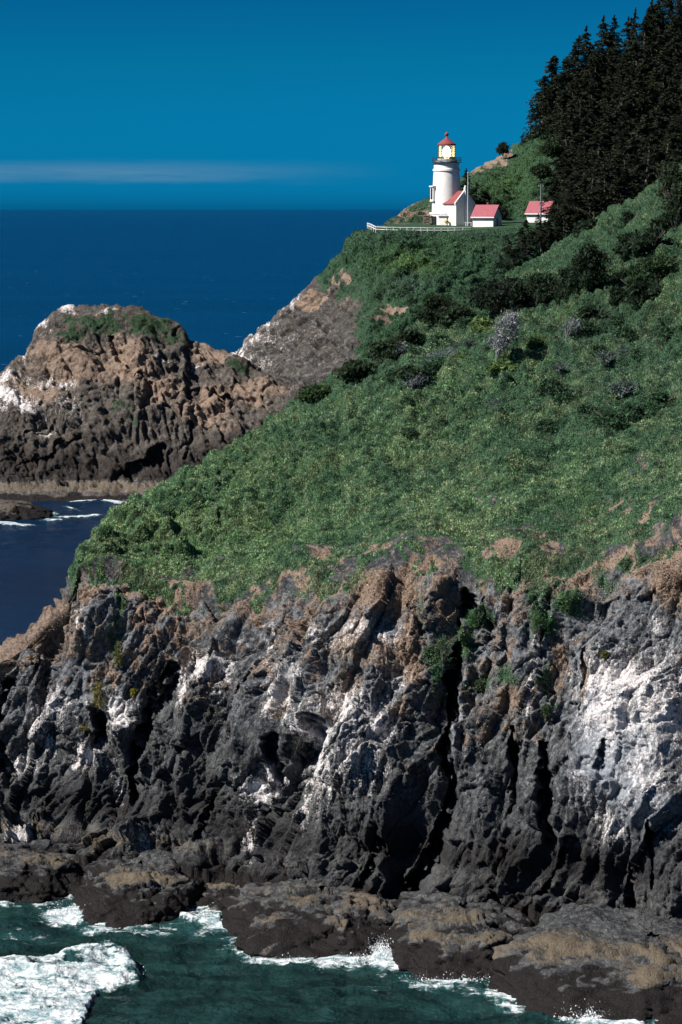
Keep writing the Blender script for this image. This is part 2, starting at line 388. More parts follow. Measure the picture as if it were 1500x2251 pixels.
GULLY = [([(1016, 1290, 18), (1012, 1350, 20)], 4.5), ([(1000, 1400, 10), (988, 1500, 14), (985, 1600, 20), (984, 1720, 20), (965, 1800, 26), (950, 1900, 34), (900, 1960, 22)], 5.0),
         ([(1135, 1600, 7), (1130, 1700, 15), (1122, 1800, 9)], 2.6), ([(1200, 1640, 9), (1212, 1740, 22), (1215, 1850, 16)], 3.6),
         ([(1265, 1840, 5), (1180, 1975, 9), (1145, 2060, 14)], 2.2), ([(1385, 1890, 4), (1375, 2040, 8)], 1.8),
         ([(372, 1465, 14), (345, 1520, 22), (322, 1580, 18), (300, 1680, 14), (288, 1760, 10)], 2.6), ([(565, 1480, 10), (545, 1530, 16), (515, 1600, 10)], 2.4),
         ([(690, 1585, 16), (678, 1640, 24), (655, 1680, 12)], 2.4), ([(222, 1570, 10), (215, 1640, 17)], 2.6), ([(4, 1480, 14), (2, 1590, 16)], 3.0), ([(-5, 1640, 18), (25, 1720, 16)], 2.4),
         ([(615, 1620, 5), (608, 1700, 8), (590, 1790, 7)], 1.8), ([(1355, 1640, 5), (1345, 1700, 10)], 1.6), ([(1285, 1430, 8), (1292, 1470, 12), (1278, 1560, 6)], 1.6),
         ([(840, 1860, 14), (800, 1950, 16)], 2.2), ([(430, 1440, 5), (418, 1480, 9)], 1.3), ([(905, 1330, 6), (935, 1400, 8)], 1.0), ([(1450, 1820, 5), (1436, 1950, 8)], 1.6), ([(100, 1760, 8), (60, 1860, 10)], 1.4), ([(470, 1750, 6), (440, 1850, 10)], 1.5), ([(1045, 1290, 6), (1070, 1400, 6)], 1.0)]
g = segs(qx + wx * 0.6, qy + wy * 0.4, GULLY) * cliff * np.clip(.70 + 1.3 * wC + .5 * wD, .15, 1.5)
BULGE = [(570, 1580, 45, 110, 1.6), (1290, 1420, 60, 70, 1.2), (1370, 1640, 110, 190, 2.2), (1060, 1720, 50, 130, 1.8), (1165, 1730, 28, 90, 1.5), (200, 1370, 50, 60, 1.2), (260, 1640, 40, 70, 1.2), (760, 1640, 80, 140, 1.4), (660, 1600, 25, 40, 1.0),
         (460, 1560, 50, 80, 1.2), (1470, 1650, 45, 180, 1.0), (840, 1290, 18, 25, 1.0), (1075, 1330, 22, 30, 1.1), (1225, 1270, 20, 20, 1.0), (635, 1330, 20, 25, 0.7), (840, 1810, 60, 60, 1.6), (1018, 1560, 11, 180, 1.3)]
bul = np.zeros(len(V), np.float32)
for x, y, rx, ry, s in BULGE: bul += s * np.exp(-(((qx + wx * .4 - x) / rx) ** 2 + ((qy + wy * .4 - y) / ry) ** 2) ** 1.5)
bul *= cliff
Vs = V * np.array([1.0, 1.0, 0.42])                                # features stand upright
wv = V + np.stack([wA, wB, wA], 1) * 1.2
wL = np.stack([perlin(V * .13, 500), perlin(V * .13 + 7, 501), perlin(V * .13 + 19, 502)], 1); wM = np.stack([perlin(V * .5, 503), perlin(V * .5 + 7, 504), perlin(V * .5 + 19, 505)], 1)
SH = V.copy(); SH[:, 0] -= .22 * V[:, 2]
rg = ridged(SH * np.array([.17, .17, .028]) + wL * .20, 3, 31, .42)
rg2 = ridged(SH * np.array([.55, .55, .10]) + wL * .5 + wM * .08, 3, 36, .5)
tv = SH + wL * 1.1 + wM * .22
F1, E1 = facet(tv * np.array([0.40, 0.40, 0.13]), 5); F2, E2 = facet(tv * np.array([1.1, 1.1, 0.42]) + 3, 6)
F3, E3 = facet((tv + np.stack([wC, wD, wC], 1) * .2) * np.array([2.8, 2.8, 1.5]), 8)
crack = 1 - sst(E1, 0.0, 0.12); crack2 = 1 - sst(E2, 0.0, 0.14)
fine = fbm(V * 2.2, 4, 50, 0.6); rubble = sst(fbm(V * .22, 3, 52), -.12, .2)
smoothm = np.clip(blobs(qx, qy, [(575, 1590, 45, 90, .9), (1370, 1620, 110, 160, .7), (1060, 1720, 45, 90, .8), (1165, 1730, 25, 80, .8), (1290, 1420, 60, 90, .6), (210, 1390, 40, 50, .7)]), 0, 1)
sm = 1 - .75 * smoothm
lumpy = np.clip(rubble + .35 - .3 * smoothm, 0, 1)
dc = (rg - 0.62) * 3.0 + (rg2 - .6) * .40 * sm + F1 * .95 * sm + F2 * 0.42 * sm + F3 * .21 * lumpy - crack * 0.20 - crack2 * 0.10 + fine * (.05 + .16 * lumpy) + bul
dc = dc * sst(vseg, -.2, 1.2) * (1 - 0.45 * sst(vseg, 4.1, 5.0))
s1, s2, ids = voro(V * np.array([0.42, 0.42, 0.42]) + wA[:, None] * .5, 12)
t1, t2, idt = voro(V * 1.05, 13)
bush = sst(vseg, 5.3, 6.3)
ds = ((0.75 - s1) * (0.42 + 1.35 * bush) + (0.6 - t1) * (0.26 + 0.50 * bush) + (.5 - voro(V * 2.4, 19)[0]) * .14 + fbm(V * 0.12, 3, 60) * 2.2 * (1 - sst(vseg, 6.5, 8) * .7) + fine * 0.12)
ds *= 1 - sst(vseg, 8.6, 10)
lip = np.exp(-((vseg - 5.15) / 0.12) ** 2) * (0.55 + wA * 0.8)          # overhanging turf lip
V2 = V + Nn * (dc * cliff + ds * slope + lip)[:, None]
V2[:, 1] += g * 1.0; V2[:, 2] -= 0
NK = [k for k in sorted(near_tab) if -200 < k < 1700]
settle(V2, vseg, 4.0, 9.5, NK, [proj(px_x(k, *near_tab[k][8]), *near_tab[k][8])[1] for k in NK], lambda q_: np.where(V[:, 0] < px_x(165, 212, 25), sst(q_, 3.2, 5.0), sst(q_, 5.2, 7.6)), 3.0)
px2, py2 = proj(V2[:, 0], V2[:, 1], V2[:, 2])
# -- surface masks (what the surface is made of)
GUANO = [(260, 1560, 40, 30, .8), (130, 1550, 45, 45, .55), (95, 1600, 25, 50, .75), (270, 1590, 32, 40, .95), (190, 1660, 45, 25, .75), (50, 1680, 40, 30, .6), (395, 1515, 22, 50, 1.0), (440, 1465, 55, 35, .7), (490, 1490, 12, 60, .6), (245, 1720, 18, 30, .4),
         (640, 1480, 30, 40, .65), (635, 1550, 20, 45, .95), (600, 1700, 22, 25, .95), (572, 1745, 34, 26, 1.1), (555, 1840, 12, 60, .55), (700, 1640, 45, 110, .75), (760, 1560, 90, 55, .7), (720, 1700, 30, 60, .75), (800, 1400, 90, 45, .5), (840, 1590, 28, 60, .85), (800, 1680, 50, 70, .6),
         (1390, 1500, 110, 60, .85), (1380, 1590, 90, 70, .75), (1470, 1560, 60, 120, .75), (1440, 1700, 70, 80, .55), (1345, 1825, 40, 34, .75), (1300, 1740, 30, 60, .45), (40, 1840, 26, 26, .8), (310, 1850, 30, 22, .4), (1430, 1370, 18, 22, .7), (1170, 1470, 7, 60, .8), (1165, 1560, 8, 40, .7),
         (200, 1375, 5, 40, .9), (175, 1345, 5, 28, .8, 30), (568, 1420, 6, 50, .7), (600, 1400, 10, 30, .6), (670, 1760, 8, 60, .7, 12), (520, 1395, 12, 8, .7), (1010, 1580, 6, 110, .35), (980, 1720, 40, 25, .2), (15, 1440, 30, 14, .45), (1255, 1480, 10, 90, .35), (870, 1480, 40, 40, .4), (710, 1390, 50, 20, .5)]
TAN = [(370, 1318, 60, 34, 1.1), (300, 1350, 20, 40, .7), (200, 1290, 60, 45, .9), (130, 1360, 50, 40, .5), (90, 1500, 80, 70, .35), (850, 1310, 110, 48, 1.1), (700, 1320, 60, 30, .7), (905, 1430, 40, 90, 1.0), (780, 1420, 100, 40, .65), (640, 1400, 18, 70, .6), (890, 1560, 30, 40, .6), (1470, 1280, 60, 60, 1.1), (1350, 1290, 60, 30, .55),
       (1215, 1450, 22, 110, .75), (1120, 1520, 60, 60, .7), (1060, 1560, 30, 40, .5), (1130, 1310, 60, 60, .6), (1040, 1640, 20, 18, .8), (1300, 1500, 14, 70, .8), (980, 1300, 30, 60, .8), (540, 1340, 90, 18, .7), (450, 1370, 60, 22, .55), (900, 1680, 40, 30, .4), (1390, 1450, 80, 30, .35), (235, 1430, 30, 60, .35)]
GREEN = [(1050, 1350, 34, 26, .9), (1010, 1400, 34, 40, .9), (960, 1450, 26, 50, .8), (960, 1530, 18, 40, .5), (1190, 1360, 26, 44, 1.0), (1185, 1300, 50, 34, .8), (1250, 1320, 36, 30, .8), (1110, 1480, 50, 30, .65), (1050, 1500, 30, 30, .6), (1200, 1490, 16, 50, .6), (1210, 1550, 18, 22, .5), (265, 1350, 10, 60, .8), (250, 1420, 14, 50, .7), (1130, 1260, 80, 30, .8), (1310, 1270, 50, 24, .6), (660, 1310, 40, 20, .5), (470, 1345, 60, 16, .5), (775, 1290, 30, 30, .6), (1320, 1440, 20, 20, .4), (925, 1350, 20, 60, .5)]
PALE = [(1380, 1640, 130, 200, .9), (1290, 1470, 60, 120, .6), (1440, 1780, 90, 90, .6), (560, 1560, 50, 110, .4), (1060, 1740, 45, 80, .3), (760, 1640, 90, 110, .42), (800, 1440, 110, 60, .3), (230, 1600, 100, 80, .25), (450, 1520, 60, 70, .3), (1018, 1580, 12, 140, .7), (1165, 1730, 26, 60, .35), (840, 1800, 60, 40, .2)]
w = (wx, wy)
gu = blobs(qx, qy, GUANO, w); ta = blobs(qx, qy, TAN, w); gr = blobs(qx, qy, GREEN, w); DKZ = blobs(qx, qy, [(440, 1680, 130, 190, 1), (880, 1860, 130, 110, 1), (1120, 1900, 200, 90, 1), (330, 1560, 40, 90, .8), (1090, 1700, 130, 150, .5), (200, 1760, 200, 90, .8), (560, 1850, 160, 120, .8), (980, 1600, 50, 160, .8), (1300, 1900, 200, 90, .8), (90, 1470, 60, 60, .3)], w)
pa = np.maximum(blobs(qx, qy, PALE, w), (1 - DKZ) * .42 * sst(V[:, 2] + wA * 6, 5, 14))
leftk = sst(qx + wx * .3, 145, 182); grass = sst(vseg + wA * 1.3 + wC * 0.7, 4.8, 5.3) * leftk
ta = np.maximum(ta, (.38 + wD * .7 + wB * .6) * sst(V[:, 2] + wA * 7, 11, 17) * (1 - .5 * sst(qx, 1200, 1300))); ta = np.maximum(ta, (0.45 + wB * 1.6) * np.exp(-((vseg - 4.85) / 0.35) ** 2)) * (1 - .6 * gr)
ta = np.maximum(ta, .55 * sst(vseg, 5, 5.3) * (1 - leftk))
band = np.exp(-((vseg - 5.05 + wA * .5) / .42) ** 2) * sst(wB + wD * .5, -.25, .2)
ta = np.clip(np.maximum(ta * (1 - grass), .75 * band * leftk), 0, 1)
grm = np.clip(np.maximum(gr, grass), 0, 1)
zz = V2[:, 2] + wC * 0.5
tide = np.exp(-((zz - 3.1 + 0.5 * wA) / 0.75) ** 2) * cliff * np.clip(.35 + blobs(qx, qy, [(120, 1880, 230, 60, .8), (300, 1850, 60, 40, .5)]), 0, 1)
wet_dark = (1 - sst(zz, 0.9, 2.2)) * cliff + (0.40 * (1 - sst(zz, 3, 11)) + .30 * DKZ) * cliff * (1 - tide)  # wet rock at the foot, plus a darker lower cliff and darker patches
ma = np.stack([np.clip(gu, 0, 1) * (1 - grass) * cliff, ta, grm], 1); mb = np.stack([tide, np.clip(wet_dark, 0, 1), pa * cliff], 1)
me = np_mesh('near_headland', V2, grid_faces(nv, nu), True, {'ma': ma, 'mb': mb}); o = link('near_headland', me, M_rock)
tag(o, 'near headland, green slope above a dark sea cliff', 'headland', kind='structure')
NEAR = dict(V=V2, N=Nn, gr=grm, grass=grass, seg=vseg, px=px2, py=py2, ta=ta, nv=nv, nu=nu, crack=crack, s1=s1)

# ------------------------------------------------------------------ far headland with the lighthouse terrace and the wooded hill
def fc(px, e, b, h, up, a3=None, a2=None):
    """e edge (py,Y)  b back of terrace (Y,z)  h hill mid  up hill top (Y,z)"""
    E = sp(*e); a3 = a3 or (E[0] - 9, E[1] - 6.5); a2 = a2 or (E[0] - 27, E[1] * 0.5)
    return [(E[0] - 58, -4), (E[0] - 46, max(E[1] * .14, 1.0)), a2, a3, E, b, h, up, (up[0] + 12, up[1] - 3), (up[0] + 60, up[1] * .45), (up[0] + 110, -4)]
def drop(e):
    E = sp(*e); return (E[0] + 5, E[1] - 1.5), (E[0] + 11, E[1] - 6), (E[0] + 19, E[1] - 13)
far_tab = {}
for px, e in [(420, (845, 532)), (516, (771, 524)), (560, (732, 518)), (600, (694, 512)), (650, (652, 506)), (700, (602, 500)), (745, (557, 494)), (783, (506, 489))]:
    b, h, u = drop(e); far_tab[px] = fc(px, e, b, h, u)
far_tab[812] = fc(812, (500, 487), (492, 48.6), (498, 47), (505, 44))
far_tab[845] = fc(845, (503, 486), (503, float(pz(494, 503))), (512, float(pz(493, 512))), sp(491, 520))
far_tab[880] = fc(880, (504, 485), (508, 49.3), sp(480, 518), sp(464, 527))
far_tab[945] = fc(945, (506, 485), (510, 49.6), sp(458, 523), sp(431, 533))
far_tab[1010] = fc(1010, (507, 484), (511, 49.8), sp(430, 525), sp(392, 538))
far_tab[1050] = fc(1050, (507, 484), (511, 49.8), sp(415, 525), sp(366, 541))
far_tab[1100] = fc(1100, (503, 485), (512, 49.9), sp(405, 527), sp(341, 545))
far_tab[1140] = fc(1140, (500, 486), (513, 50.1), sp(390, 529), sp(313, 549))
far_tab[1200] = fc(1200, (500, 487), (513, 50.3), sp(360, 532), sp(255, 556))
far_tab[1270] = fc(1270, (500, 487), (510, 50.5), sp(330, 534), sp(185, 562))
far_tab[1350] = fc(1350, (490, 488), (507, 52), sp(300, 536), sp(135, 568))
far_tab[1450] = fc(1450, (480, 488), (505, 55), sp(265, 537), sp(95, 572))
far_tab[1550] = fc(1550, (470, 488), (505, 58), sp(240, 537), sp(60, 575))
far_tab[1800] = fc(1800, (450, 488), (505, 62), sp(200, 540), sp(0, 580))
pxf = np.arange(430, 1790, 2.6); NF = [4, 26, 80, 60, 40, 60, 70, 10, 10, 6]
P = loft(far_tab, NF, pxf, 5); nvf, nuf = P.shape[:2]; rs = np.concatenate([np.full(c, i) + np.arange(c) / c for i, c in enumerate(NF)] + [[10.0]])
V = P.reshape(-1, 3); Nf = normals(P).reshape(-1, 3)
if Nf[:, 1].mean() > 0: Nf = -Nf
fx, fy = proj(V[:, 0], V[:, 1], V[:, 2]); fseg = np.repeat(rs, nuf)
a = fbm(V * .12, 4, 70); b = fbm(V * .45, 4, 74); f1, f2, idf = voro(V * .45 + a[:, None], 14); k1, k2, idk = voro(V * .22 + a[:, None], 17); c1, c2, idc = voro(V * 1.1, 18)
flat = sst(fseg, 3.95, 4.1) * (1 - sst(fseg, 4.9, 5.2)) * sst(fx, 800, 830)
nearflat = flat * (fx < 1130)
terr = np.zeros(len(V)); terr = flat * (1 - sst(fx, 1230, 1290))
rockm = sst((-(fx - 760) * 0.90 - (fy - 600) * -0.40) + a * 90 + b * 60, -30, 110)   # rock on the seaward nose
rockm *= (fseg < 8.4); rockm = np.clip(rockm, 0, 1) * (1 - sst(fx, 800, 840))
d = (1 - terr) * (a * 2.0 + b * 0.9 + (.55 - k1) * 1.6 * (1 - rockm) + (.5 - f1) * 0.9 + (.5 - c1) * .4 * (1 - rockm)) + rockm * ((idf - .5) * 1.8 + (idc - .5) * .7 - (1 - sst(f2 - f1, 0, .15)) * .6 + ridged(V * np.array([.3, .3, .15]), 3, 80) * 1.2 - .7)
d *= (1 - .8 * np.exp(-((fseg - 4) / .35) ** 2)) * (1 - .55 * np.exp(-((fseg - 7) / .5) ** 2))
V2 = V + Nf * d[:, None]
FK = [k for k in sorted(far_tab) if 500 < k < 1790]
settle(V2, fseg, 3.0, 8.6, FK, [min(proj(px_x(k, *q_), *q_)[1] for q_ in (far_tab[k][4], far_tab[k][7])) for k in FK], lambda q_: np.where(np.repeat(pxf[None, :], nvf, 0).ravel() < 830, sst(q_, 2.0, 3.6), sst(q_, 5.0, 6.5)), 1.0)
wfx = (a * 40 + b * 14, b * 16)
soil = blobs(fx, fy, [(735, 618, 46, 12, 1.2, -32), (690, 660, 50, 16, .8, -35), (872, 684, 36, 9, 1.3), (840, 700, 20, 8, .9, -20), (900, 468, 60, 16, .9, -28), (935, 475, 40, 12, .8), (905, 480, 26, 4, 1.2, -30), (1075, 352, 70, 11, 1.0, -28), (1120, 328, 30, 8, .9, -25), (780, 660, 60, 34, .42, -35), (700, 740, 60, 50, .38), (640, 860, 30, 12, .8)], wfx)
path = np.exp(-((fy - 501.5) / 2.0) ** 2) * terr * (fx > 830) * (fx < 1060) * .9
gu = blobs(fx, fy, [(560, 745, 40, 18, .62, -40), (595, 700, 16, 14, .8, -45), (640, 660, 30, 9, .5, -40), (620, 750, 30, 20, .35, -30), (560, 790, 30, 20, .4), (540, 765, 26, 10, .7, -40)], wfx)
ma = np.stack([gu * rockm, np.clip(np.maximum(soil, path), 0, 1), np.clip(1 - rockm * .95 - .9 * np.clip(soil, 0, 1), 0, 1)], 1)
mb = np.stack([V[:, 0] * 0, V[:, 0] * 0, rockm * .35 * sst(b, -.2, .4)], 1)
me = np_mesh('far_headland', V2, grid_faces(nvf, nuf), True, {'ma': ma, 'mb': mb}); o = link('far_headland', me, M_rockfar)
tag(o, 'far headland with the lighthouse terrace', 'headland', kind='structure')
FAR = dict(V=V2, N=Nf, seg=fseg, px=fx, py=fy, gr=ma[:, 2], ta=ma[:, 1], terr=terr, nv=nvf, nu=nuf, k1=k1)
def far_at(px, seg):                                                 # ground point on the far headland
    r = int(np.argmin(np.abs(rs - seg))); c = int(np.clip(round((px - pxf[0]) / 2.6), 0, nuf - 1)); return Vector(V2_far[r * nuf + c])
V2_far = V2

# ------------------------------------------------------------------ rocky stack on the left
st_tab = {}
for px, top, Yr in [(-420, 1085, 492), (-300, 1010, 493), (-150, 905, 494), (-60, 860, 494), (0, 818, 494), (30, 790, 494), (60, 762, 495), (85, 712, 496), (110, 690, 496), (140, 671, 497), (180, 669, 497), (260, 671, 497), (330, 684, 496), (380, 703, 496), (406, 722, 495), (416, 738, 495), (450, 753, 494),
                    (482, 767, 493), (516, 778, 492), (560, 799, 490), (600, 826, 488), (640, 858, 486), (680, 905, 484), (760, 985, 482), (900, 1060, 480)]:
    R = sp(top, Yr); Yw = 466.5 if px > -300 else 470; zt = R[1]
    st_tab[px] = [(Yw - 4, -3), (Yw, 0.3), (Yw + 3.0, 2.0), (Yw + 6, 3.3), (Yw + 6 + (Yr - Yw - 6) * .30, 3.3 + (zt - 3.3) * .40), (Yw + 6 + (Yr - Yw - 6) * .66, 3.3 + (zt - 3.3) * .78), R, (Yr + 7, zt - 2), (Yr + 26, zt * .4), (Yr + 40, -3)]
pxr = np.arange(-420, 880, 2.4); NR = [3, 8, 8, 70, 90, 70, 10, 10, 6]
P = loft(st_tab, NR, pxr, 2); nvr, nur = P.shape[:2]; rs2 = np.concatenate([np.full(c, i) + np.arange(c) / c for i, c in enumerate(NR)] + [[9.0]])
V = P.reshape(-1, 3); Nr = normals(P).reshape(-1, 3)
if Nr[:, 1].mean() > 0: Nr = -Nr
rx_, ry_ = proj(V[:, 0], V[:, 1], V[:, 2]); rseg = np.repeat(rs2, nur)
a = fbm(V * .10, 4, 90); b = fbm(V * .4, 5, 94); wq = np.stack([perlin(V * .05, 98), perlin(V * .05 + 9, 99), perlin(V * .05 + 5, 96)], 1); VS = V.copy(); VS[:, 0] += .55 * V[:, 2]; rg = ridged(VS * np.array([.085, .085, .032]) + wq * .5, 5, 97)
f1, f2, idf = voro((V + a[:, None] * 3) * np.array([.35, .35, .25]), 24); c1, c2, idc = voro((V + b[:, None]) * .9, 28)
RG = [([(345, 990, 12), (300, 1040, 24), (270, 1060, 20)], 4.0), ([(240, 740, 6), (262, 775, 9), (270, 800, 5)], 3.0), ([(290, 820, 5), (325, 850, 8), (330, 900, 10), (312, 960, 8)], 2.2), ([(470, 860, 10), (500, 880, 12)], 2.6), ([(170, 960, 8), (60, 1030, 14)], 2.0), ([(380, 870, 6), (430, 845, 8)], 1.6), ([(420, 940, 5), (400, 1000, 7)], 1.8), ([(100, 940, 6), (60, 960, 8)], 1.5)]
g = segs(rx_ + a * 40, ry_ + b * 30, RG) * .6
FA, EA = facet((VS + wq * 2) * np.array([.26, .26, .12]), 24); FB, EB = facet((VS + wq) * np.array([.75, .75, .38]), 28)
d = a * 2.6 + b * .45 + (rg - .6) * 3.0 + FA * .70 - (1 - sst(EA, 0, .12)) * .3 + FB * .32 + fbm(V * np.array([1.1, 1.1, .8]), 4, 33, .6) * .35
d *= sst(rseg, .8, 3.2) * (1 - .75 * np.exp(-((rseg - 6) / .5) ** 2)) + .18
V2 = V + Nr * d[:, None]; V2[:, 1] += g * sst(rseg, 2.5, 3.5)
SK = [k for k in sorted(st_tab) if -350 < k < 700]
settle(V2, rseg, 4.0, 7.0, SK, [proj(px_x(k, *st_tab[k][6]), *st_tab[k][6])[1] for k in SK], lambda q_: sst(q_, 3.6, 5.4), 0.5)
wr = (a * 40 + b * 18, b * 20 + a * 20)
topg = (.75 + .9 * b) * blobs(rx_, ry_, [(210, 705, 90, 30, 1.0), (330, 715, 90, 34, 1.1, 15), (160, 730, 40, 26, .8), (390, 740, 40, 20, .9, 20), (520, 800, 50, 18, .9, 25), (560, 830, 40, 16, .7, 30), (270, 890, 60, 40, .62), (300, 930, 60, 30, .5), (480, 830, 34, 24, .45), (130, 720, 30, 14, .5), (350, 900, 40, 30, .4), (200, 780, 40, 26, .45)], wr)
tanr = .16 * sst(-ry_ + a * 120, -960, -860) + blobs(rx_, ry_, [(170, 790, 110, 50, .62), (120, 760, 50, 30, .6), (280, 790, 60, 50, .8), (250, 735, 12, 20, 1.0), (450, 890, 60, 40, .9, -40), (560, 860, 60, 34, .75), (350, 850, 60, 40, .6), (90, 850, 70, 40, .55), (460, 770, 40, 20, .8), (610, 860, 40, 20, .8), (330, 960, 60, 34, .35), (500, 940, 50, 30, .5)], wr)
gur = blobs(rx_, ry_, [(20, 840, 34, 26, .75), (40, 880, 40, 18, .95), (62, 895, 26, 10, 1.0), (145, 832, 18, 14, .8), (90, 945, 30, 8, .6), (5, 900, 30, 12, .8), (60, 770, 20, 12, .5, -40), (100, 700, 14, 12, .7, -40), (150, 672, 16, 6, .9), (230, 674, 30, 4, .5), (350, 782, 18, 8, .5), (425, 790, 16, 8, .5), (90, 820, 40, 20, .4), (150, 890, 30, 40, .35)], wr)
tidr = np.exp(-((V2[:, 2] - 2.2) / .75) ** 2); wet_dark_r = (1 - sst(V2[:, 2] + b, .6, 1.4)) * .9 + .42 * (1 - sst(ry_ + a * 60, 900, 1040)) * 0 + .55 * sst(ry_ + a * 70, 880, 1010) * (V2[:, 2] > 3)  # wet at the waterline; the face above also darkens towards the bottom
ma = np.stack([gur, np.clip(tanr, 0, 1) * (1 - .7 * topg), np.clip(topg, 0, 1)], 1); mb = np.stack([tidr, np.clip(wet_dark_r, 0, 1), .45 * tidr + .12], 1)
M_rockst = mat_rock('stack_basalt', 0.5, 0.5)
me = np_mesh('stack_headland', V2, grid_faces(nvr, nur), True, {'ma': ma, 'mb': mb}); o = link('stack_headland', me, M_rockst)
tag(o, 'brown rocky knoll', 'headland', kind='structure')
STK = dict(V=V2, N=Nr, gr=ma[:, 2], ta=ma[:, 1], nv=nvr, nu=nur, px=rx_, py=ry_)

# ------------------------------------------------------------------ shore rocks
M_shore = mat_rock('shore_basalt', 1.0)
ROCKS = []
def shore_rock(label, px0, px1, ptop, pwat, seed, sink=0, yaw=0, tilt=0, deep=9.0, mat=None, amp=1.0, p=2.6, tidez=(1.9, .75)):
    Yw = float(Yz(pwat, 0)); pm = (px0 + px1) / 2
    xc = float(px_x(pm, Yw + deep * .5, 1)); a = float(px_x(px1, Yw + deep * .4, 0) - px_x(px0, Yw + deep * .4, 0)) / 2
    zt = float(pz(ptop, Yw + deep * .62)) - .45 - sink; c = zt + 2.0
    nu_, nv_ = 220, 130
    th = np.linspace(0, 2 * math.pi, nu_, endpoint=False); ph = np.linspace(-math.pi / 2 + .02, math.pi / 2 - .02, nv_); T, Q = np.meshgrid(th, ph)
    sg = lambda v, e: np.sign(v) * np.abs(v) ** e
    e = 2 / p
    X = sg(np.cos(T), e) * sg(np.cos(Q), e * 1.05) * a; Y = sg(np.sin(T), e) * sg(np.cos(Q), e * 1.05) * deep; Z = sg(np.sin(Q), e * .8) * c
    Pt = np.stack([X, Y, Z], -1).reshape(-1, 3)
    lean = Pt[:, 2] / c; Pt[:, 1] += lean * deep * .16
    Z0 = Pt[:, 2].copy(); Pt[:, 2] += tilt * Pt[:, 0] * .12 * (Z0 > 0)
    nrm = Pt / np.array([a, deep, c]) ** 1.0; nrm /= np.linalg.norm(nrm, axis=1)[:, None]
    q = Pt + seed * 13.7
    k = fbm(q * .22, 4, seed); f1, f2, idr = voro((q + k[:, None]) * np.array([.55, .55, .8]), seed + 3)
    fa, ea = facet((q + k[:, None]) * np.array([.30, .30, .55]), seed + 3); fb, eb = facet((q + k[:, None]) * np.array([.9, .9, 1.3]), seed + 4); fd, ed = facet(q * 2.4, seed + 5)
    dd = k * 1.1 + fbm(q * .8, 4, seed + 7) * .30 + fa * .50 + fb * .24 + fd * .12 - (1 - sst(ea, 0, .1)) * .30
    gg = ridged(np.stack([q[:, 0] * .5 + q[:, 2] * .5, q[:, 1] * .10, q[:, 2] * .2 - q[:, 0] * .1], 1), 3, seed + 9); dd += (gg - .75) * .55
    Pt = Pt + nrm * (dd * amp)[:, None] * np.array([1, 1, .55])
    cy, sy = math.cos(yaw), math.sin(yaw); W_ = np.stack([Pt[:, 0] * cy - Pt[:, 1] * sy, Pt[:, 0] * sy + Pt[:, 1] * cy, Pt[:, 2]], 1)
    idx = np.arange(nu_ * nv_).reshape(nv_, nu_); nx = np.roll(idx, -1, 1)
    Fq = np.stack([idx[:-1], nx[:-1], nx[1:], idx[1:]], -1).reshape(-1, 4)
    W_[:, 2] -= 2.0; zz = W_[:, 2] + k * 1.2 + (idr - .5) * .8
    zz = zz + fbm(q * 1.3, 3, seed + 11) * .9; tide = sst(zz, zt * .62, zt * .95) * (.72 + k * 1.2) * (1 - .85 * sst(W_[:, 1] + k * 3, -deep * .1, deep * .45)); wet = np.maximum(1 - sst(zz, zt * .50, zt * .80), .24)
    n = len(W_); z0 = np.zeros(n)
    me = np_mesh('shore_rock', W_, Fq, True, {'ma': np.stack([z0, z0, z0], 1), 'mb': np.stack([np.clip(tide, 0, 1) * .95, wet, z0], 1)})
    o = link('shore_rock', me, mat or M_shore); o.location = (xc, Yw + deep - 1.4, 0.0)
    tag(o, label, 'rock', 'wave-worn rocks along the cliff foot'); ROCKS.append(W_ + np.array(o.location)); return o
shore_rock('low tan-topped ledge at the cliff foot, left of the big rounded boulder', -260, 200, 1868, 1984, 1, deep=8, tilt=.25, tidez=(3.0, 1.1))
shore_rock('rounded boulder with tan crown and black wet base jutting out left of centre', 140, 450, 1895, 2040, 2, sink=.7, deep=11, p=2.6, tidez=(2.6, 1.0))
shore_rock('small set-back dark ledge between the rounded boulder and the broad flat ledge', 390, 640, 1935, 2016, 3, deep=9, tidez=(2.0, .8))
shore_rock('broad low ledge with pale grey-tan top in the bottom centre of the shore', 484, 930, 1950, 2112, 4, sink=.8, deep=12, p=2.6, tilt=-.3, tidez=(2.2, .7))
shore_rock('humped dark ledge with ochre top, between the broad ledge and the bottom right slab', 842, 1210, 1985, 2162, 5, sink=1.0, deep=12, p=2.6, tilt=-.3, tidez=(2.4, 1.0))
shore_rock('long sloping slab with tan band running off the bottom right corner', 1105, 1780, 2055, 2252, 6, sink=.9, deep=12, p=2.6, yaw=-.30, tilt=-1.0, tidez=(2.6, 1.2))
shore_rock('flat grey reef below the brown knoll in the cove', -260, 128, 1102, 1148, 7, deep=11, mat=M_rockst, amp=.8, tidez=(1.5, .8), p=2.2)

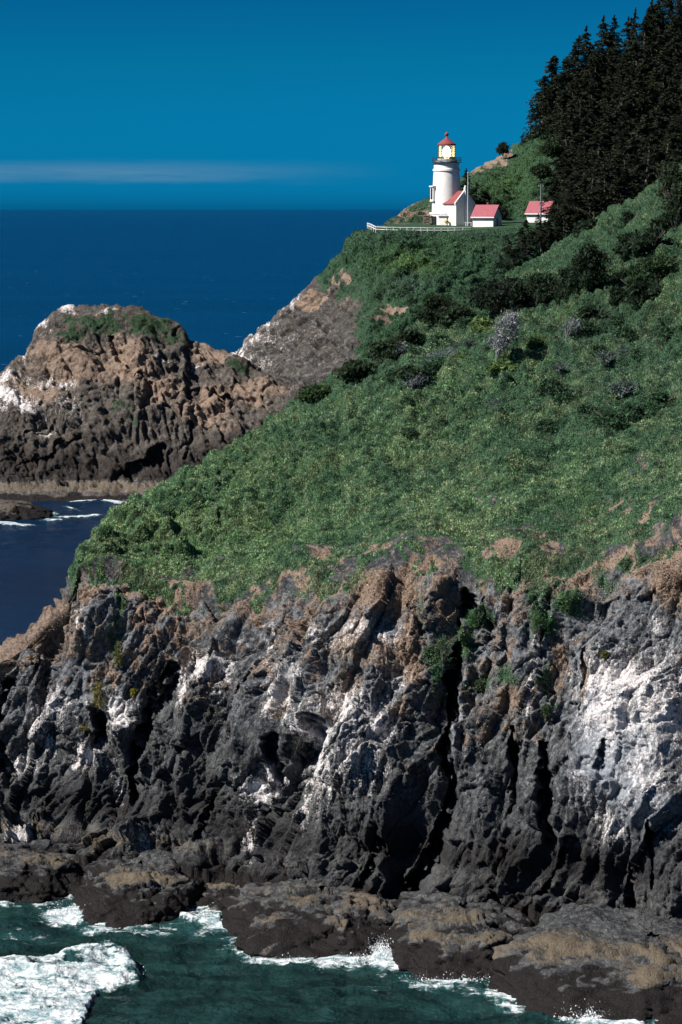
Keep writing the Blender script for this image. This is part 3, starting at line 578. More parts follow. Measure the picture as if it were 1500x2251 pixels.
# ------------------------------------------------------------------ sea: one sheet from the cove to the horizon
def build_sea():
    pyr = np.concatenate([np.arange(1168, 1190, 3), np.arange(1190, 1880, 10), np.arange(1880, 2420, 2.3)])
    Ys_far = np.concatenate([[400000, 150000, 60000, 30000, 16000, 9000, 6000, 4500, 3500, 2800, 2200, 1800, 1500, 1250, 1050, 900, 800, 700, 640, 600, 580], np.linspace(560, 480, 50), np.linspace(479.5, 400, 170)])
    Ys = np.concatenate([Ys_far, Yz(pyr[Yz(pyr) < 399], 0.0), [130, 110, 80, 40, 0, -60, -200]]); Ys = np.unique(Ys)[::-1]
    pc = np.concatenate([[-60000, -30000, -14000, -7000, -3600, -2000, -1200, -800, -500], np.arange(-300, 1800, 2.6), [2000, 2600, 3600, 6000, 12000, 30000, 60000]])
    YY, PP = np.meshgrid(Ys, pc, indexing='ij'); XX = (PP - CX) / F * np.maximum(YY, 110) * 1.005
    x, y = XX.ravel(), YY.ravel(); z = np.zeros(len(x)); m = (y < 479) & (np.abs(x) < 90) & (y > 100)
    q = np.stack([x, y, z], 1)
    foam = np.zeros(len(x), np.float32)
    near = np.where(m & (y < 230))[0]; Q = q[near]
    ax, ay = proj(Q[:, 0], Q[:, 1], Q[:, 2])
    n1 = fbm(Q * np.array([.18, .38, 1]), 4, 200); n2 = fbm(Q * np.array([.7, 1.3, 1]), 4, 206, .6)
    h = n1 * .75 + n2 * .24
    # breaking swell at the left
    crest = np.interp(ax, [-300, 0, 120, 200, 240, 285, 320], [2150, 2138, 2128, 2108, 2096, 2118, 2150]); low = np.interp(ax, [-300, 150, 180, 215, 270, 320], [2600, 2600, 2260, 2185, 2168, 2150])
    n3 = fbm(Q * np.array([.5, .8, 1]), 4, 220)
    inside = sst(ay, crest - 8, crest + 3) * (1 - sst(ay + n3 * 40, low - 14, low + 10)) * (1 - sst(ax + n3 * 30, 296, 322))
    h += 1.1 * np.exp(-((ay - crest - 16) / 24) ** 2) * (1 - sst(ax, 250, 330)) + inside * (.25 + n2 * .10 + fbm(Q * np.array([.9, 2.2, 1]), 4, 230) * .16)
    fo = inside * (.52 + .4 * sst(ay, 2110, 2200) + n3 * 1.0)
    fo = np.maximum(fo, blobs(ax, ay, [(150, 2014, 60, 20, 1.2), (40, 2060, 90, 26, .38), (60, 2140, 200, 14, .5), (840, 2100, 34, 30, 1.25), (760, 2112, 60, 16, .8), (455, 2030, 34, 22, .6), (430, 2050, 70, 18, .42), (640, 2104, 60, 10, .85), (1118, 2160, 14, 12, .9), (1000, 2150, 110, 14, .55), (900, 2125, 60, 16, .6), (1290, 2240, 60, 14, 1.0), (1050, 2180, 90, 20, .38), (300, 2052, 120, 10, .6),
                                  (200, 2046, 50, 8, .6), (800, 2170, 40, 8, .42), (520, 2075, 26, 20, .5), (1400, 2280, 90, 14, .9), (1180, 2200, 80, 12, .6), (700, 2190, 40, 4, .3), (90, 1992, 60, 8, .4), (10, 1985, 26, 8, .8), (960, 2240, 60, 6, .25)], (n1 * 30, n2 * 10)))
    # thin line of foam along every rock
    pts = [W_[np.abs(W_[:, 2]) < .35][:, :2] for W_ in ROCKS[:6]] + [NEAR['V'][np.abs(NEAR['V'][:, 2]) < .4][::3, :2]]
    pts = np.concatenate(pts); cell = .5; gx0, gy0 = Q[:, 0].min() - 2, Q[:, 1].min() - 2
    G = np.zeros((int((Q[:, 0].max() - gx0) / cell) + 6, int((Q[:, 1].max() - gy0) / cell) + 6), bool)
    ix = ((pts[:, 0] - gx0) / cell).astype(int); iy = ((pts[:, 1] - gy0) / cell).astype(int); k = (ix >= 0) & (iy >= 0) & (ix < G.shape[0]) & (iy < G.shape[1]); G[ix[k], iy[k]] = True
    Dm = np.where(G, 0.0, 99.0)
    for _ in range(8):
        for ax_ in (0, 1):
            for s_ in (1, -1): Dm = np.minimum(Dm, np.roll(Dm, s_, ax_) + 1)
    dist = Dm[((Q[:, 0] - gx0) / cell).astype(int), ((Q[:, 1] - gy0) / cell).astype(int)] * cell
    wv_ = fbm(Q * .25, 3, 240)
    fo = np.maximum(fo, (1 - sst(dist, .3, 2.6 + wv_ * 2)) * np.clip(.48 + wv_ * .9, 0.1, 1))
    foam[near] = fo; z[near] = h * sst(dist + (ay < 1900) * 0, 0, .01)
    cove = np.where(m & (y > 400))[0]; Q = q[cove]; ax, ay = proj(Q[:, 0], Q[:, 1], Q[:, 2]); n1 = fbm(Q * np.array([.15, .12, 1]), 4, 250); z[cove] = n1 * .5
    foam[cove] = 1.3 * blobs(ax, ay, [(205, 1101, 62, 1.9, 1.0, -1), (255, 1103, 26, 1.9, 1.0), (160, 1118, 26, 1.6, .55, 8), (175, 1135, 60, 2.4, .85, -2), (120, 1143, 40, 2.4, .6), (20, 1152, 60, 2.2, .9), (-100, 1152, 90, 3, .8), (120, 1130, 14, 8, .5)], (n1 * 14, n1 * 2.5))
    foam[cove] = np.clip(foam[cove], 0, 1.3) ** 1.4
    z[foam > .5] += .12
    wv2 = fbm(q * np.array([.004, .004, 1]), 3, 260)
    sh = np.where(y < 470, 1 - .55 * sst(y, 230, 470), 1 - sst(y + wv2 * 60, 500, 760)) ; sh = np.where(y < 300, sh, np.minimum(sh, .18))
    mw = np.stack([np.clip(foam, 0, 1.6), np.clip(sh, 0, 1), z * 0], 1)
    V_ = np.stack([x, y, z], 1); me = np_mesh('sea', V_, grid_faces(len(Ys), len(pc))[:, ::-1], True, {'mw': mw})
    return tag(link('sea', me, M_water), 'dark blue ocean', 'sea', kind='structure'), V_, foam
sea, SEAV, SEAF = build_sea()
def spray():
    C = []; spots = [(650, 2112, 50, .45, 200), (838, 2096, 24, 1.9, 500), (800, 2108, 40, .8, 200), (150, 2008, 40, 1.0, 320), (1000, 2150, 90, .7, 260), (1290, 2236, 50, 1.3, 420), (1120, 2158, 12, 1.0, 120), (450, 2012, 26, .5, 120), (240, 2100, 40, .9, 300), (300, 2140, 20, .6, 120), (700, 2120, 60, .5, 150), (270, 1102, 24, .8, 50), (1210, 2205, 60, .8, 200)]
    for px, py, w_, hgt, n in spots:
        Y = float(Yz(py, 0)); n = n * 5
        xs = px_x(px + rng.normal(size=n) * w_ * .5, Y, 0); C.append(np.stack([xs, Y - .3 + rng.normal(size=n) * .5, rng.exponential(size=n) * hgt * .14 + .02], 1))
    C = np.concatenate(C); n = len(C); s = rng.uniform(.010, .034, n); o3 = rng.normal(size=(n, 3, 3)) * s[:, None, None]; o3[:, :, 2] *= 1.8
    V_ = (C[:, None, :] + o3).reshape(-1, 3); me = np_mesh('sea_spray', V_, np.arange(n * 3).reshape(-1, 3), False)
    tag(link('sea_spray', me, M_foam), 'white spray where waves break on the rocks', 'spray', kind='stuff')
spray()

# ------------------------------------------------------------------ plant cover: leaves and blades
def scatter(src, mask, n, size, colfn, name, label, up=0.6, blade=1.6, zoff=0.0, win=(-120, 1620)):
    nv_, nu_ = src['nv'], src['nu']; Vg = src['V'].reshape(nv_, nu_, 3); mk = mask.reshape(nv_, nu_)[:-1, :-1]
    PX = src['px'].reshape(nv_, nu_)
    X2, Y2 = proj(Vg[..., 0], Vg[..., 1], Vg[..., 2])
    ar = np.abs((X2[1:, 1:] - X2[:-1, :-1]) * (Y2[1:, :-1] - Y2[:-1, 1:]) - (X2[1:, :-1] - X2[:-1, 1:]) * (Y2[1:, 1:] - Y2[:-1, :-1])) * .5
    ar3 = np.linalg.norm(np.cross(Vg[1:, 1:] - Vg[:-1, :-1], Vg[1:, :-1] - Vg[:-1, 1:]), axis=-1) * .5
    wgt = (np.minimum(ar, 60) + ar3 * 6) * np.clip(mk, 0, 1) ** 2 * (mk > .25) * (X2[:-1, :-1] > win[0]) * (X2[:-1, :-1] < win[1])
    pr = wgt.ravel() / wgt.sum(); idx = rng.choice(len(pr), n, p=pr); r, c = idx // (nu_ - 1), idx % (nu_ - 1)
    u, v = rng.random(n)[:, None], rng.random(n)[:, None]
    Pp = Vg[r, c] * (1 - u) * (1 - v) + Vg[r, c + 1] * u * (1 - v) + Vg[r + 1, c] * (1 - u) * v + Vg[r + 1, c + 1] * u * v
    flat_ = r * nu_ + c; Nn_ = src['N'][flat_]
    dist = Pp[:, 1]; s = size * rng.uniform(.55, 1.35, n)
    d = Nn_ * .35 + np.array([0, 0, up]) + rng.normal(size=(n, 3)) * .5; d /= np.linalg.norm(d, axis=1)[:, None]
    sd = rng.normal(size=(n, 3)); sd -= d * (sd * d).sum(1)[:, None]; sd /= np.linalg.norm(sd, axis=1)[:, None]
    L_ = (s * blade)[:, None]; w_ = (s * .5)[:, None]
    b0 = Pp - d * L_ * .15 + np.array([0, 0, zoff])
    T = np.stack([b0 - sd * w_, b0 + sd * w_, b0 + d * L_ + rng.normal(size=(n, 3)) * L_ * .15], 1).reshape(-1, 3)
    col = np.clip(colfn(Pp, flat_, n), 0.002, 1); col = np.repeat(col, 3, axis=0)
    me = np_mesh(name, T, np.arange(3 * n).reshape(-1, 3), False, {'col': col})
    return tag(link(name, me, M_leaf), label, 'plants', kind='stuff')
def near_col(Pp, fi, n):
    px, py = proj(Pp[:, 0], Pp[:, 1], Pp[:, 2])
    a = fbm(Pp * .10, 3, 300); b = fbm(Pp * .55, 3, 304); c = rng.random(n)
    g1 = np.array([.185, .320, .150]); g2 = np.array([.066, .145, .076]); ol = np.array([.34, .33, .16]); blu = np.array([.10, .135, .15]); tan_ = np.array([.24, .185, .135]); ye = np.array([.13, .20, .06]); dk = np.array([.012, .030, .020])
    e_ = fbm(Pp * 1.1, 3, 308)
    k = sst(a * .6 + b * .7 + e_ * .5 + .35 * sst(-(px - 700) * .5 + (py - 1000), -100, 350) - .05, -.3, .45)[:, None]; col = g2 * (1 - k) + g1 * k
    k = (sst(c, .72, .98) * sst(a, -.2, .3))[:, None] * .7; col = col * (1 - k) + ol * k
    k = (blobs(px, py, [(1350, 780, 190, 90, .8), (1240, 700, 60, 50, .5), (960, 770, 90, 34, .7, -30), (870, 800, 60, 30, .7, -30), (1480, 830, 60, 50, .6), (700, 900, 40, 16, .6), (830, 885, 50, 10, .6, -40), (1420, 1050, 50, 40, .4)], (a * 60, b * 50)) * sst(c, .2, .9))[:, None]; col = col * (1 - k) + blu * k
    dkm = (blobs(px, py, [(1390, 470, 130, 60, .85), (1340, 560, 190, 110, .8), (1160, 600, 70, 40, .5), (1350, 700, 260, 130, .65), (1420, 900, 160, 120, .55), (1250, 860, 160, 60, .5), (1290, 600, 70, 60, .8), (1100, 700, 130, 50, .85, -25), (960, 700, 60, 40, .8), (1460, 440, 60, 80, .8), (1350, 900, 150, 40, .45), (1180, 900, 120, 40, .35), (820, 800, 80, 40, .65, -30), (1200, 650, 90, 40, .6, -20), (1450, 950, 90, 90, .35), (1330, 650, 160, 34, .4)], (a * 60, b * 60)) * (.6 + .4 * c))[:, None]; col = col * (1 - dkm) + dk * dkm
    yl = (blobs(px, py, [(1270, 1110, 60, 40, .7), (1180, 820, 60, 30, .4), (480, 1130, 200, 90, .45), (320, 1170, 120, 80, .55), (1080, 620, 60, 20, .6, -25), (1380, 640, 120, 30, .3), (560, 1030, 120, 60, .4), (1250, 690, 60, 20, .5)], (a * 40, b * 40)) * (.4 + .6 * c))[:, None]; col = col * (1 - yl) + ye * yl
    tn = (np.clip(sst(NEAR['ta'][fi], .2, .8) * .9 + .25 * blobs(px, py, [(1100, 1170, 200, 60, 1), (980, 1050, 140, 40, .8), (240, 1200, 100, 60, .9), (560, 1290, 200, 50, 1.6), (1000, 1000, 60, 16, 1.4)], (a * 70, b * 40)), 0, 1) * sst(c, .1, .8))[:, None]; col = col * (1 - tn) + tan_ * tn
    tk = (sst(e_ + b * .4, -.02, .30) * .6 * (c > .4))[:, None]; col = col * (1 - tk) + np.array([.15, .12, .10]) * tk
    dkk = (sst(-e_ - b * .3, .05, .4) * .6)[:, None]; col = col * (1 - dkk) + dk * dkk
    kind_ = fbm(Pp * np.array([2.0, 2.0, 2.0]), 3, 330); pt_ = fbm(Pp * .22, 3, 340)
    kk = (sst(pt_, .06, .20) * (.35 + .65 * (c > .3)))[:, None] * .75; col = col * (1 - kk) + np.array([.050, .105, .060]) * kk
    kk = (sst(-pt_, .10, .24) * (c > .35))[:, None] * .6; col = col * (1 - kk) + np.array([.20, .24, .12]) * kk
    return col * np.clip(1 + 1.1 * kind_ + .7 * e_, .3, 2.0)[:, None] * rng.uniform(.45, 1.7, (n, 1)) * rng.uniform(.85, 1.15, (n, 3))
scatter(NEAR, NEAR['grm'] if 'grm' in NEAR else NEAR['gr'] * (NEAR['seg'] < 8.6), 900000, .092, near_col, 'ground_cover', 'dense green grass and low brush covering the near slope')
def dry_col(Pp, fi, n):
    c = rng.random((n, 1)); return (np.array([.14, .108, .085]) * (1 - c) + np.array([.36, .28, .21]) * c) * rng.uniform(.6, 1.3, (n, 1))
scatter(NEAR, NEAR['ta'] * (1 - NEAR['grass']) * (NEAR['seg'] > 2.5), 90000, .065, dry_col, 'dry_grass', 'dry tan grass hanging over the cliff top', up=-.15, blade=2.4)
def far_col(Pp, fi, n):
    px, py = proj(Pp[:, 0], Pp[:, 1], Pp[:, 2]); a = fbm(Pp * .07, 3, 310); b = fbm(Pp * .3, 3, 314); c = rng.random(n)
    k = sst(a + b * .5, -.3, .4)[:, None]; col = np.array([.020, .050, .028]) * (1 - k) + np.array([.042, .095, .048]) * k
    ol = sst(1 - py / 1000., 0, 1)[:, None] * 0
    br = blobs(px, py, [(900, 575, 70, 26, .9), (940, 590, 40, 20, .7), (1130, 395, 90, 60, .5, -30), (1030, 540, 80, 16, .3)], (a * 40, b * 20))[:, None]; col = col * (1 - br) + np.array([.14, .24, .055]) * br
    bl = (blobs(px, py, [(910, 618, 50, 22, .8), (1130, 540, 70, 30, .45), (1060, 520, 50, 20, .4), (820, 520, 40, 14, .3)], (a * 40, b * 20)) * c)[:, None]; col = col * (1 - bl) + np.array([.12, .16, .18]) * bl
    tn = (blobs(px, py, [(760, 690, 110, 70, .55, -35), (850, 660, 70, 30, .4), (980, 498, 120, 8, .25), (900, 470, 60, 26, .6)], (a * 40, b * 20)) * (.5 + .5 * c))[:, None]; col = col * (1 - tn) + np.array([.13, .115, .075]) * tn
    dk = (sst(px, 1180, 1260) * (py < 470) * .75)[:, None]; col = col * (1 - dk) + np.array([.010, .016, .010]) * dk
    return col * rng.uniform(.5, 1.5, (n, 1))
scatter(FAR, FAR['gr'] * (FAR['seg'] < 7.3) * (FAR['seg'] > 1.5) * (1 - FAR['terr'] * .97) * (FAR['px'] > 560), 230000, .19, far_col, 'hillside_brush', 'green brush covering the slope under the lighthouse')
def stk_col(Pp, fi, n):
    c = rng.random((n, 1)); return (np.array([.030, .036, .020]) * (1 - c) + np.array([.10, .10, .058]) * c) * rng.uniform(.5, 1.4, (n, 1))
scatter(STK, STK['gr'], 30000, .10, stk_col, 'knoll_turf', 'olive turf and scrub on top of the brown rocky knoll')

# ------------------------------------------------------------------ lighthouse and buildings
def bm_obj(name, bm, mat, parent=None, smooth=False, loc=None):
    me = D.meshes.new(name); bmesh.ops.recalc_face_normals(bm, faces=bm.faces); bm.to_mesh(me); bm.free()
    if smooth:
        me.polygons.foreach_set('use_smooth', np.ones(len(me.polygons), bool)); 
        try: me.set_sharp_from_angle(angle=math.radians(35))
        except Exception: pass
    o = link(name, me, mat, parent)
    if loc is not None: o.location = loc
    return o
def box(bm, c, s, rz=0.0, bev=0.0):
    r = bmesh.ops.create_cube(bm, size=1.0); vs = r['verts']
    M = Matrix.Translation(c) @ Matrix.Rotation(rz, 4, 'Z') @ Matrix.Diagonal((*s, 1)); bmesh.ops.transform(bm, matrix=M, verts=vs); return vs
def lathe(bm, prof, seg=48, c=(0, 0), cap=True):
    rings = []
    for r, z in prof:
        rings.append([bm.verts.new((c[0] + r * math.cos(2 * math.pi * k / seg), c[1] + r * math.sin(2 * math.pi * k / seg), z)) for k in range(seg)])
    for a, b in zip(rings[:-1], rings[1:]):
        for k in range(seg): bm.faces.new((a[k], a[(k + 1) % seg], b[(k + 1) % seg], b[k]))
    if cap: bm.faces.new(rings[0][::-1]); bm.faces.new(rings[-1])
def poly_prism(bm, pts, d):
    """closed prism: pts list of Vector, extruded by vector d"""
    a = [bm.verts.new(p) for p in pts]; b = [bm.verts.new(Vector(p) + Vector(d)) for p in pts]
    bm.faces.new(a); bm.faces.new(b[::-1]); n = len(pts)
    for k in range(n): bm.faces.new((a[k], b[k], b[(k + 1) % n], a[(k + 1) % n]))

YT = 500.0; base = at(981.5, 491, YT); m2 = YT / F                      # metres per pixel there
LH = empty('lighthouse', base)
tag(LH, 'white round lighthouse tower with red conical roof and lit lens on the grassy terrace', 'lighthouse')
def zr(py): return float(pz(py, YT)) - base.z
bm = bmesh.new()
lathe(bm, [(2.95, -1.2), (2.95, .9), (2.80, 1.0), (2.72, 4.0), (2.50, 9.0), (2.45, zr(377)), (2.62, zr(376)), (2.62, zr(372)), (2.42, zr(371)), (2.40, zr(357.5)), (2.2, zr(357))], 64)
bm_obj('tower', bm, M_white, LH, True)
bm = bmesh.new(); lathe(bm, [(3.1, -1.2), (3.1, zr(471)), (3.25, zr(470)), (3.25, zr(467)), (2.7, zr(466.5))], 48); bm_obj('plinth', bm, M_white, LH, True)
bm = bmesh.new(); lathe(bm, [(2.05, zr(357.2)), (2.05, zr(352.5)), (1.75, zr(352)), (1.7, zr(348))], 48); bm_obj('watch_room', bm, M_stone if False else mat_flat('grey_paint', (.30, .33, .35), .5), LH, True)
bm = bmesh.new(); lathe(bm, [(2.15, zr(358.2)), (2.85, zr(357.8)), (2.85, zr(356.6)), (2.1, zr(356.4))], 48); gal = bm_obj('gallery', bm, M_iron, LH, True)
bm = bmesh.new()
for k in range(16):
    t_ = 2 * math.pi * k / 16; lathe(bm, [(.035, zr(356.6)), (.035, zr(346.5))], 6, (2.75 * math.cos(t_), 2.75 * math.sin(t_)))
for zz_ in (zr(346.5), zr(350), zr(353.3)): lathe(bm, [(2.72, zz_), (2.79, zz_), (2.79, zz_ + .05), (2.72, zz_ + .05), (2.72, zz_)], 48, cap=False)
bm_obj('railing', bm, M_iron, gal)
bm = bmesh.new()
for k in range(10):
    t_ = 2 * math.pi * (k + .5) / 10; x_, y_ = 1.62 * math.cos(t_), 1.62 * math.sin(t_); box(bm, (x_, y_, (zr(348) + zr(319)) / 2), (.1, .1, zr(319) - zr(348)), t_)
for py_, r_ in ((319.5, .30), (333, .08), (347.5, .2)): lathe(bm, [(1.56, zr(py_)), (1.68, zr(py_)), (1.68, zr(py_) + r_), (1.56, zr(py_) + r_), (1.56, zr(py_))], 40, cap=False)
lan = bm_obj('lantern_frame', bm, M_iron, LH)
bm = bmesh.new(); lathe(bm, [(1.56, zr(347)), (1.56, zr(320))], 20, cap=False); bm_obj('lantern_pane', bm, M_glass, lan)
bm = bmesh.new(); lathe(bm, [(.35, zr(349)), (.66, zr(344)), (.74, zr(338)), (.74, zr(330)), (.5, zr(325)), (.12, zr(321))], 24); bm_obj('lens', bm, M_lens, LH, True)
bm = bmesh.new(); lathe(bm, [(1.62, zr(319)), (1.75, zr(318.7)), (1.74, zr(316.6)), (.42, zr(304.5)), (.28, zr(303)), (.2, zr(302))], 40); rf = bm_obj('roof', bm, M_red, LH, True)
bm = bmesh.new(); lathe(bm, [(.2, zr(302.2)), (.14, zr(300)), (.2, zr(299)), (.36, zr(297)), (.40, zr(295)), (.34, zr(293)), (.15, zr(291.6)), (.03, zr(289))], 20); bm_obj('ventilator_ball', bm, M_red, rf, True)
# projecting window bay on the seaward side
bm = bmesh.new(); th = math.radians(200); cx_, cy_ = 2.55 * math.cos(th), 2.55 * math.sin(th)
z0_, z1_ = zr(441), zr(411); box(bm, (cx_ * 1.04, cy_ * 1.04, (z0_ + z1_) / 2), (.7, 1.5, z1_ - z0_), th); box(bm, (cx_ * 1.07, cy_ * 1.07, z1_ + .1), (.95, 1.8, .25), th); box(bm, (cx_ * 1.05, cy_ * 1.05, z0_ - .08), (.85, 1.7, .16), th)
wf_ = bm_obj('window', bm, M_white, LH)
bm = bmesh.new(); box(bm, (cx_ * 1.185, cy_ * 1.185, (z0_ + z1_) / 2), (.06, .8, (z1_ - z0_) * .82), th); bm_obj('pane', bm, M_dark, wf_)
bm = bmesh.new(); th2 = math.radians(262); box(bm, (2.52 * math.cos(th2), 2.52 * math.sin(th2), (z0_ + z1_) / 2 - .1), (.3, .45, 2.0), th2); bm_obj('window_niche', bm, M_dark, wf_) if False else bm.free()
# workroom joined to the tower
AX = math.radians(-47)                                                   # ridge runs out towards the right
wz = zr(446); pk = zr(421.5); HW = 2.35; LA = 4.6
WR = Matrix.Translation((2.15, -2.0, 0)) @ Matrix.Rotation(AX, 4, 'Z')
def wp(x, y, z): return WR @ Vector((x, y, z))
bm = bmesh.new(); poly_prism(bm, [wp(-1.6, -HW, -1), wp(-1.6, HW, -1), wp(-1.6, HW, wz), wp(-1.6, 0, pk), wp(-1.6, -HW, wz)], wp(LA - 1.6, 0, 0) - wp(0, 0, 0) if False else (WR.to_3x3() @ Vector((3.4, 0, 0))))
wk = bm_obj('workroom', bm, M_white, LH)
bm = bmesh.new()
for s_ in (-1, 1):
    n_ = [(-1.7, s_ * (HW + .25), wz - .27), (-1.7, 0, pk + .02), (-1.7, 0, pk + .16), (-1.7, s_ * (HW + .25), wz - .13)]
    poly_prism(bm, [wp(*q_) for q_ in n_], WR.to_3x3() @ Vector((3.3, 0, 0)))
bm_obj('roof', bm, M_red, wk)
bm = bmesh.new()
for s_ in (-1, 1):
    n_ = [(1.62, s_ * (HW + .3), wz - .40), (1.62, 0, pk + .0), (1.62, 0, pk + .42), (1.62, s_ * (HW + .3), wz + .02)]
    poly_prism(bm, [wp(*q_) for q_ in n_], WR.to_3x3() @ Vector((.24, 0, 0)))
    n_ = [(-1.9, s_ * (HW + .28), wz - .34), (-1.9, 0, pk + .04), (-1.9, 0, pk + .36), (-1.9, s_ * (HW + .28), wz + .0)]
    poly_prism(bm, [wp(*q_) for q_ in n_], WR.to_3x3() @ Vector((.2, 0, 0)))
bm_obj('parapet', bm, M_white, wk)
bm = bmesh.new(); c_ = wp(1.93, 0, (pk - 1) / 2 + .2); box(bm, c_, (.22, .34, pk + 1.1), AX); box(bm, wp(1.85, 0, pk + .55), (.42, .42, .5), AX); c_ = wp(1.85, 0, pk + .95); 
lathe(bm, [(.12, c_.z - .2), (.2, c_.z), (.12, c_.z + .2)], 10, (c_.x, c_.y)); box(bm, wp(1.83, -HW + .1, wz * .35), (.14, .5, wz * .75 + 1), AX); bm_obj('chimney', bm, M_white, wk)
bm = bmesh.new(); c_ = wp(-.1, -HW - .02, wz * .40); box(bm, c_, (.6, .06, 1.2), AX); bm_obj('window', bm, M_white, wk)
# low front porch of the tower
bm = bmesh.new(); th = math.radians(256); box(bm, (3.05 * math.cos(th), 3.05 * math.sin(th), .45), (.5, 1.5, 1.9), th); box(bm, (3.15 * math.cos(th), 3.15 * math.sin(th), 1.5), (.8, 2.0, .22), th); pc_ = bm_obj('porch', bm, M_white, LH)
bm = bmesh.new(); th = math.radians(222); box(bm, (3.15 * math.cos(th), 3.15 * math.sin(th), .5), (.3, .85, 1.7), th); bm_obj('door', bm, M_dark, LH)  # plain dark slab at the left foot of the tower

def shed(px0, px1, pbase, Y, label, rz, Ls, Ws, wall, rise, chimney=True, door=True):
    b_ = at(px0, pbase, Y); o_ = empty('storehouse', b_, rz); tag(o_, label, 'shed')
    # origin: front left corner at the ground; x along the front, y back
    bm = bmesh.new(); poly_prism(bm, [Vector((0, 0, -1)), Vector((0, Ws, -1)), Vector((0, Ws, wall)), Vector((0, Ws / 2, wall + rise)), Vector((0, 0, wall))], (Ls, 0, 0)); w_ = bm_obj('wall', bm, M_white, o_)
    bm = bmesh.new(); ov = .38; k_ = rise / (Ws / 2)
    for s_ in (0, 1):
        e_ = -ov if s_ == 0 else Ws + ov; ze = wall - ov * k_ * .8
        poly_prism(bm, [Vector((-.3, e_, ze + .04)), Vector((-.3, Ws / 2, wall + rise + .06)), Vector((-.3, Ws / 2, wall + rise + .24)), Vector((-.3, e_, ze + .2))], (Ls + .6, 0, 0))
    r_ = bm_obj('roof', bm, M_shed, o_)
    bm = bmesh.new()
    box(bm, (Ls / 2, -ov - .02, wall - ov * k_ * .8 + .06), (Ls + .62, .06, .2))
    bm_obj('fascia', bm, M_white, r_)
    if chimney:
        bm = bmesh.new(); box(bm, (Ls * .5, Ws * .55, wall + rise + .25), (.3, .3, .75)); box(bm, (Ls * .5, Ws * .55, wall + rise + .65), (.4, .4, .1)); bm_obj('chimney', bm, M_red, r_)
    if door:
        bm = bmesh.new(); box(bm, (Ls + .02, Ws * .42, .75), (.06, .8, 1.7)); d_ = bm_obj('door', bm, M_dark, o_)
        bm = bmesh.new(); 
        for a_, s_ in (((Ls + .03, Ws * .42 - .45, .75), (.1, .1, 1.8)), ((Ls + .03, Ws * .42 + .45, .75), (.1, .1, 1.8)), ((Ls + .03, Ws * .42, 1.65), (.1, 1.0, .1))): box(bm, a_, s_)
        bm_obj('door_frame', bm, M_white, d_)
    return o_
mm = 492 / F
S1 = shed(1039.5, 1082, 498.5, 491, 'small white shed with pink-red gable roof and chimney, right beside the lighthouse', math.radians(-25), 4.1, 4.3, 1.95, 1.9, True)
S2 = shed(1158.5, 1200, 489.5, 506, 'small white shed with pink-red roof half hidden by dark trees, farther right', math.radians(-25), 4.3, 4.3, 1.9, 2.0, False, False)
# poles
def pole(px, ptop, pbot, Y, name, label, mat, r0, r1, cat, extra=None):
    b_ = at(px, pbot, Y); h_ = float(pz(ptop, Y)) - b_.z; o_ = empty(name, b_); tag(o_, label, cat)
    bm = bmesh.new(); lathe(bm, [(r0, -.8), (r0 * .9, h_ * .5), (r1, h_)], 12); p_ = bm_obj('shaft', bm, mat, o_, True)
    return o_, h_
o_, h_ = pole(1028.5, 381, 492, 494, 'flagpole', 'tall thin pale flagpole in front of the lighthouse workroom', M_pole, .11, .06, 'flagpole')
bm = bmesh.new(); lathe(bm, [(.02, h_), (.13, h_ + .08), (.13, h_ + .2), (.02, h_ + .28)], 10); bm_obj('finial', bm, M_pole, o_, True)
bm = bmesh.new(); box(bm, (.02, 0, h_ * .80), (.22, .1, .5)); bm_obj('cleat', bm, M_pole, o_)
o_, h_ = pole(1189, 405, 492, 500, 'utility_pole', 'dark timber pole in front of the farther shed', M_polew, .17, .11, 'pole')
bm = bmesh.new(); box(bm, (0, 0, h_ - .4), (1.0, .1, .12)); bm_obj('crossarm', bm, M_polew, o_)
for s_ in (-.4, .4): bm = bmesh.new(); lathe(bm, [(.05, h_ - .34), (.07, h_ - .26), (.03, h_ - .16)], 8, (s_, 0)); bm_obj('insulator', bm, M_pole, o_)
# fence
fl = [(808, 490.5, 492), (817, 493.5, 488), (826, 498.5, 485.5), (850, 499.5, 484.6), (880, 500, 484.4), (910, 500.3, 484.2), (940, 500.6, 484), (970, 500.6, 484), (1000, 500.4, 484), (1036, 499.6, 484.5)]
fp = [at(*q) for q in fl]; fr = empty('fence', (fp[0].x, fp[0].y, fp[0].z - 1.0)); tag(fr, 'long white two-rail fence along the terrace edge in front of the lighthouse', 'fence')
org = fr.location
def bar(bm, a, b, w):
    d_ = (b - a); L_ = d_.length; q = d_.to_track_quat('X', 'Z'); M = Matrix.Translation((a + b) / 2) @ q.to_matrix().to_4x4() @ Matrix.Diagonal((L_, w, w, 1))
    r = bmesh.ops.create_cube(bm, size=1.0); bmesh.ops.transform(bm, matrix=M, verts=r['verts'])
M_fence = mat_flat('fence_paint', (.62, .63, .62), .6, (.48, .5, .5), 2)
for dz_ in (0, -.45):
    bm = bmesh.new()
    for a_, b_ in zip(fp[:-1], fp[1:]): bar(bm, a_ - org + Vector((0, 0, dz_)), b_ - org + Vector((0, 0, dz_)), .13)
    bm_obj('rail', bm, M_fence, fr)
for a_, b_ in zip(fp[:-1], fp[1:]):
    n_ = max(1, round((b_ - a_).length / 1.5))
    for k in range(n_):
        c_ = a_.lerp(b_, k / n_) - org; bm = bmesh.new(); box(bm, (c_.x, c_.y, c_.z - .48), (.13, .13, 1.15)); bm_obj('post', bm, M_fence, fr)
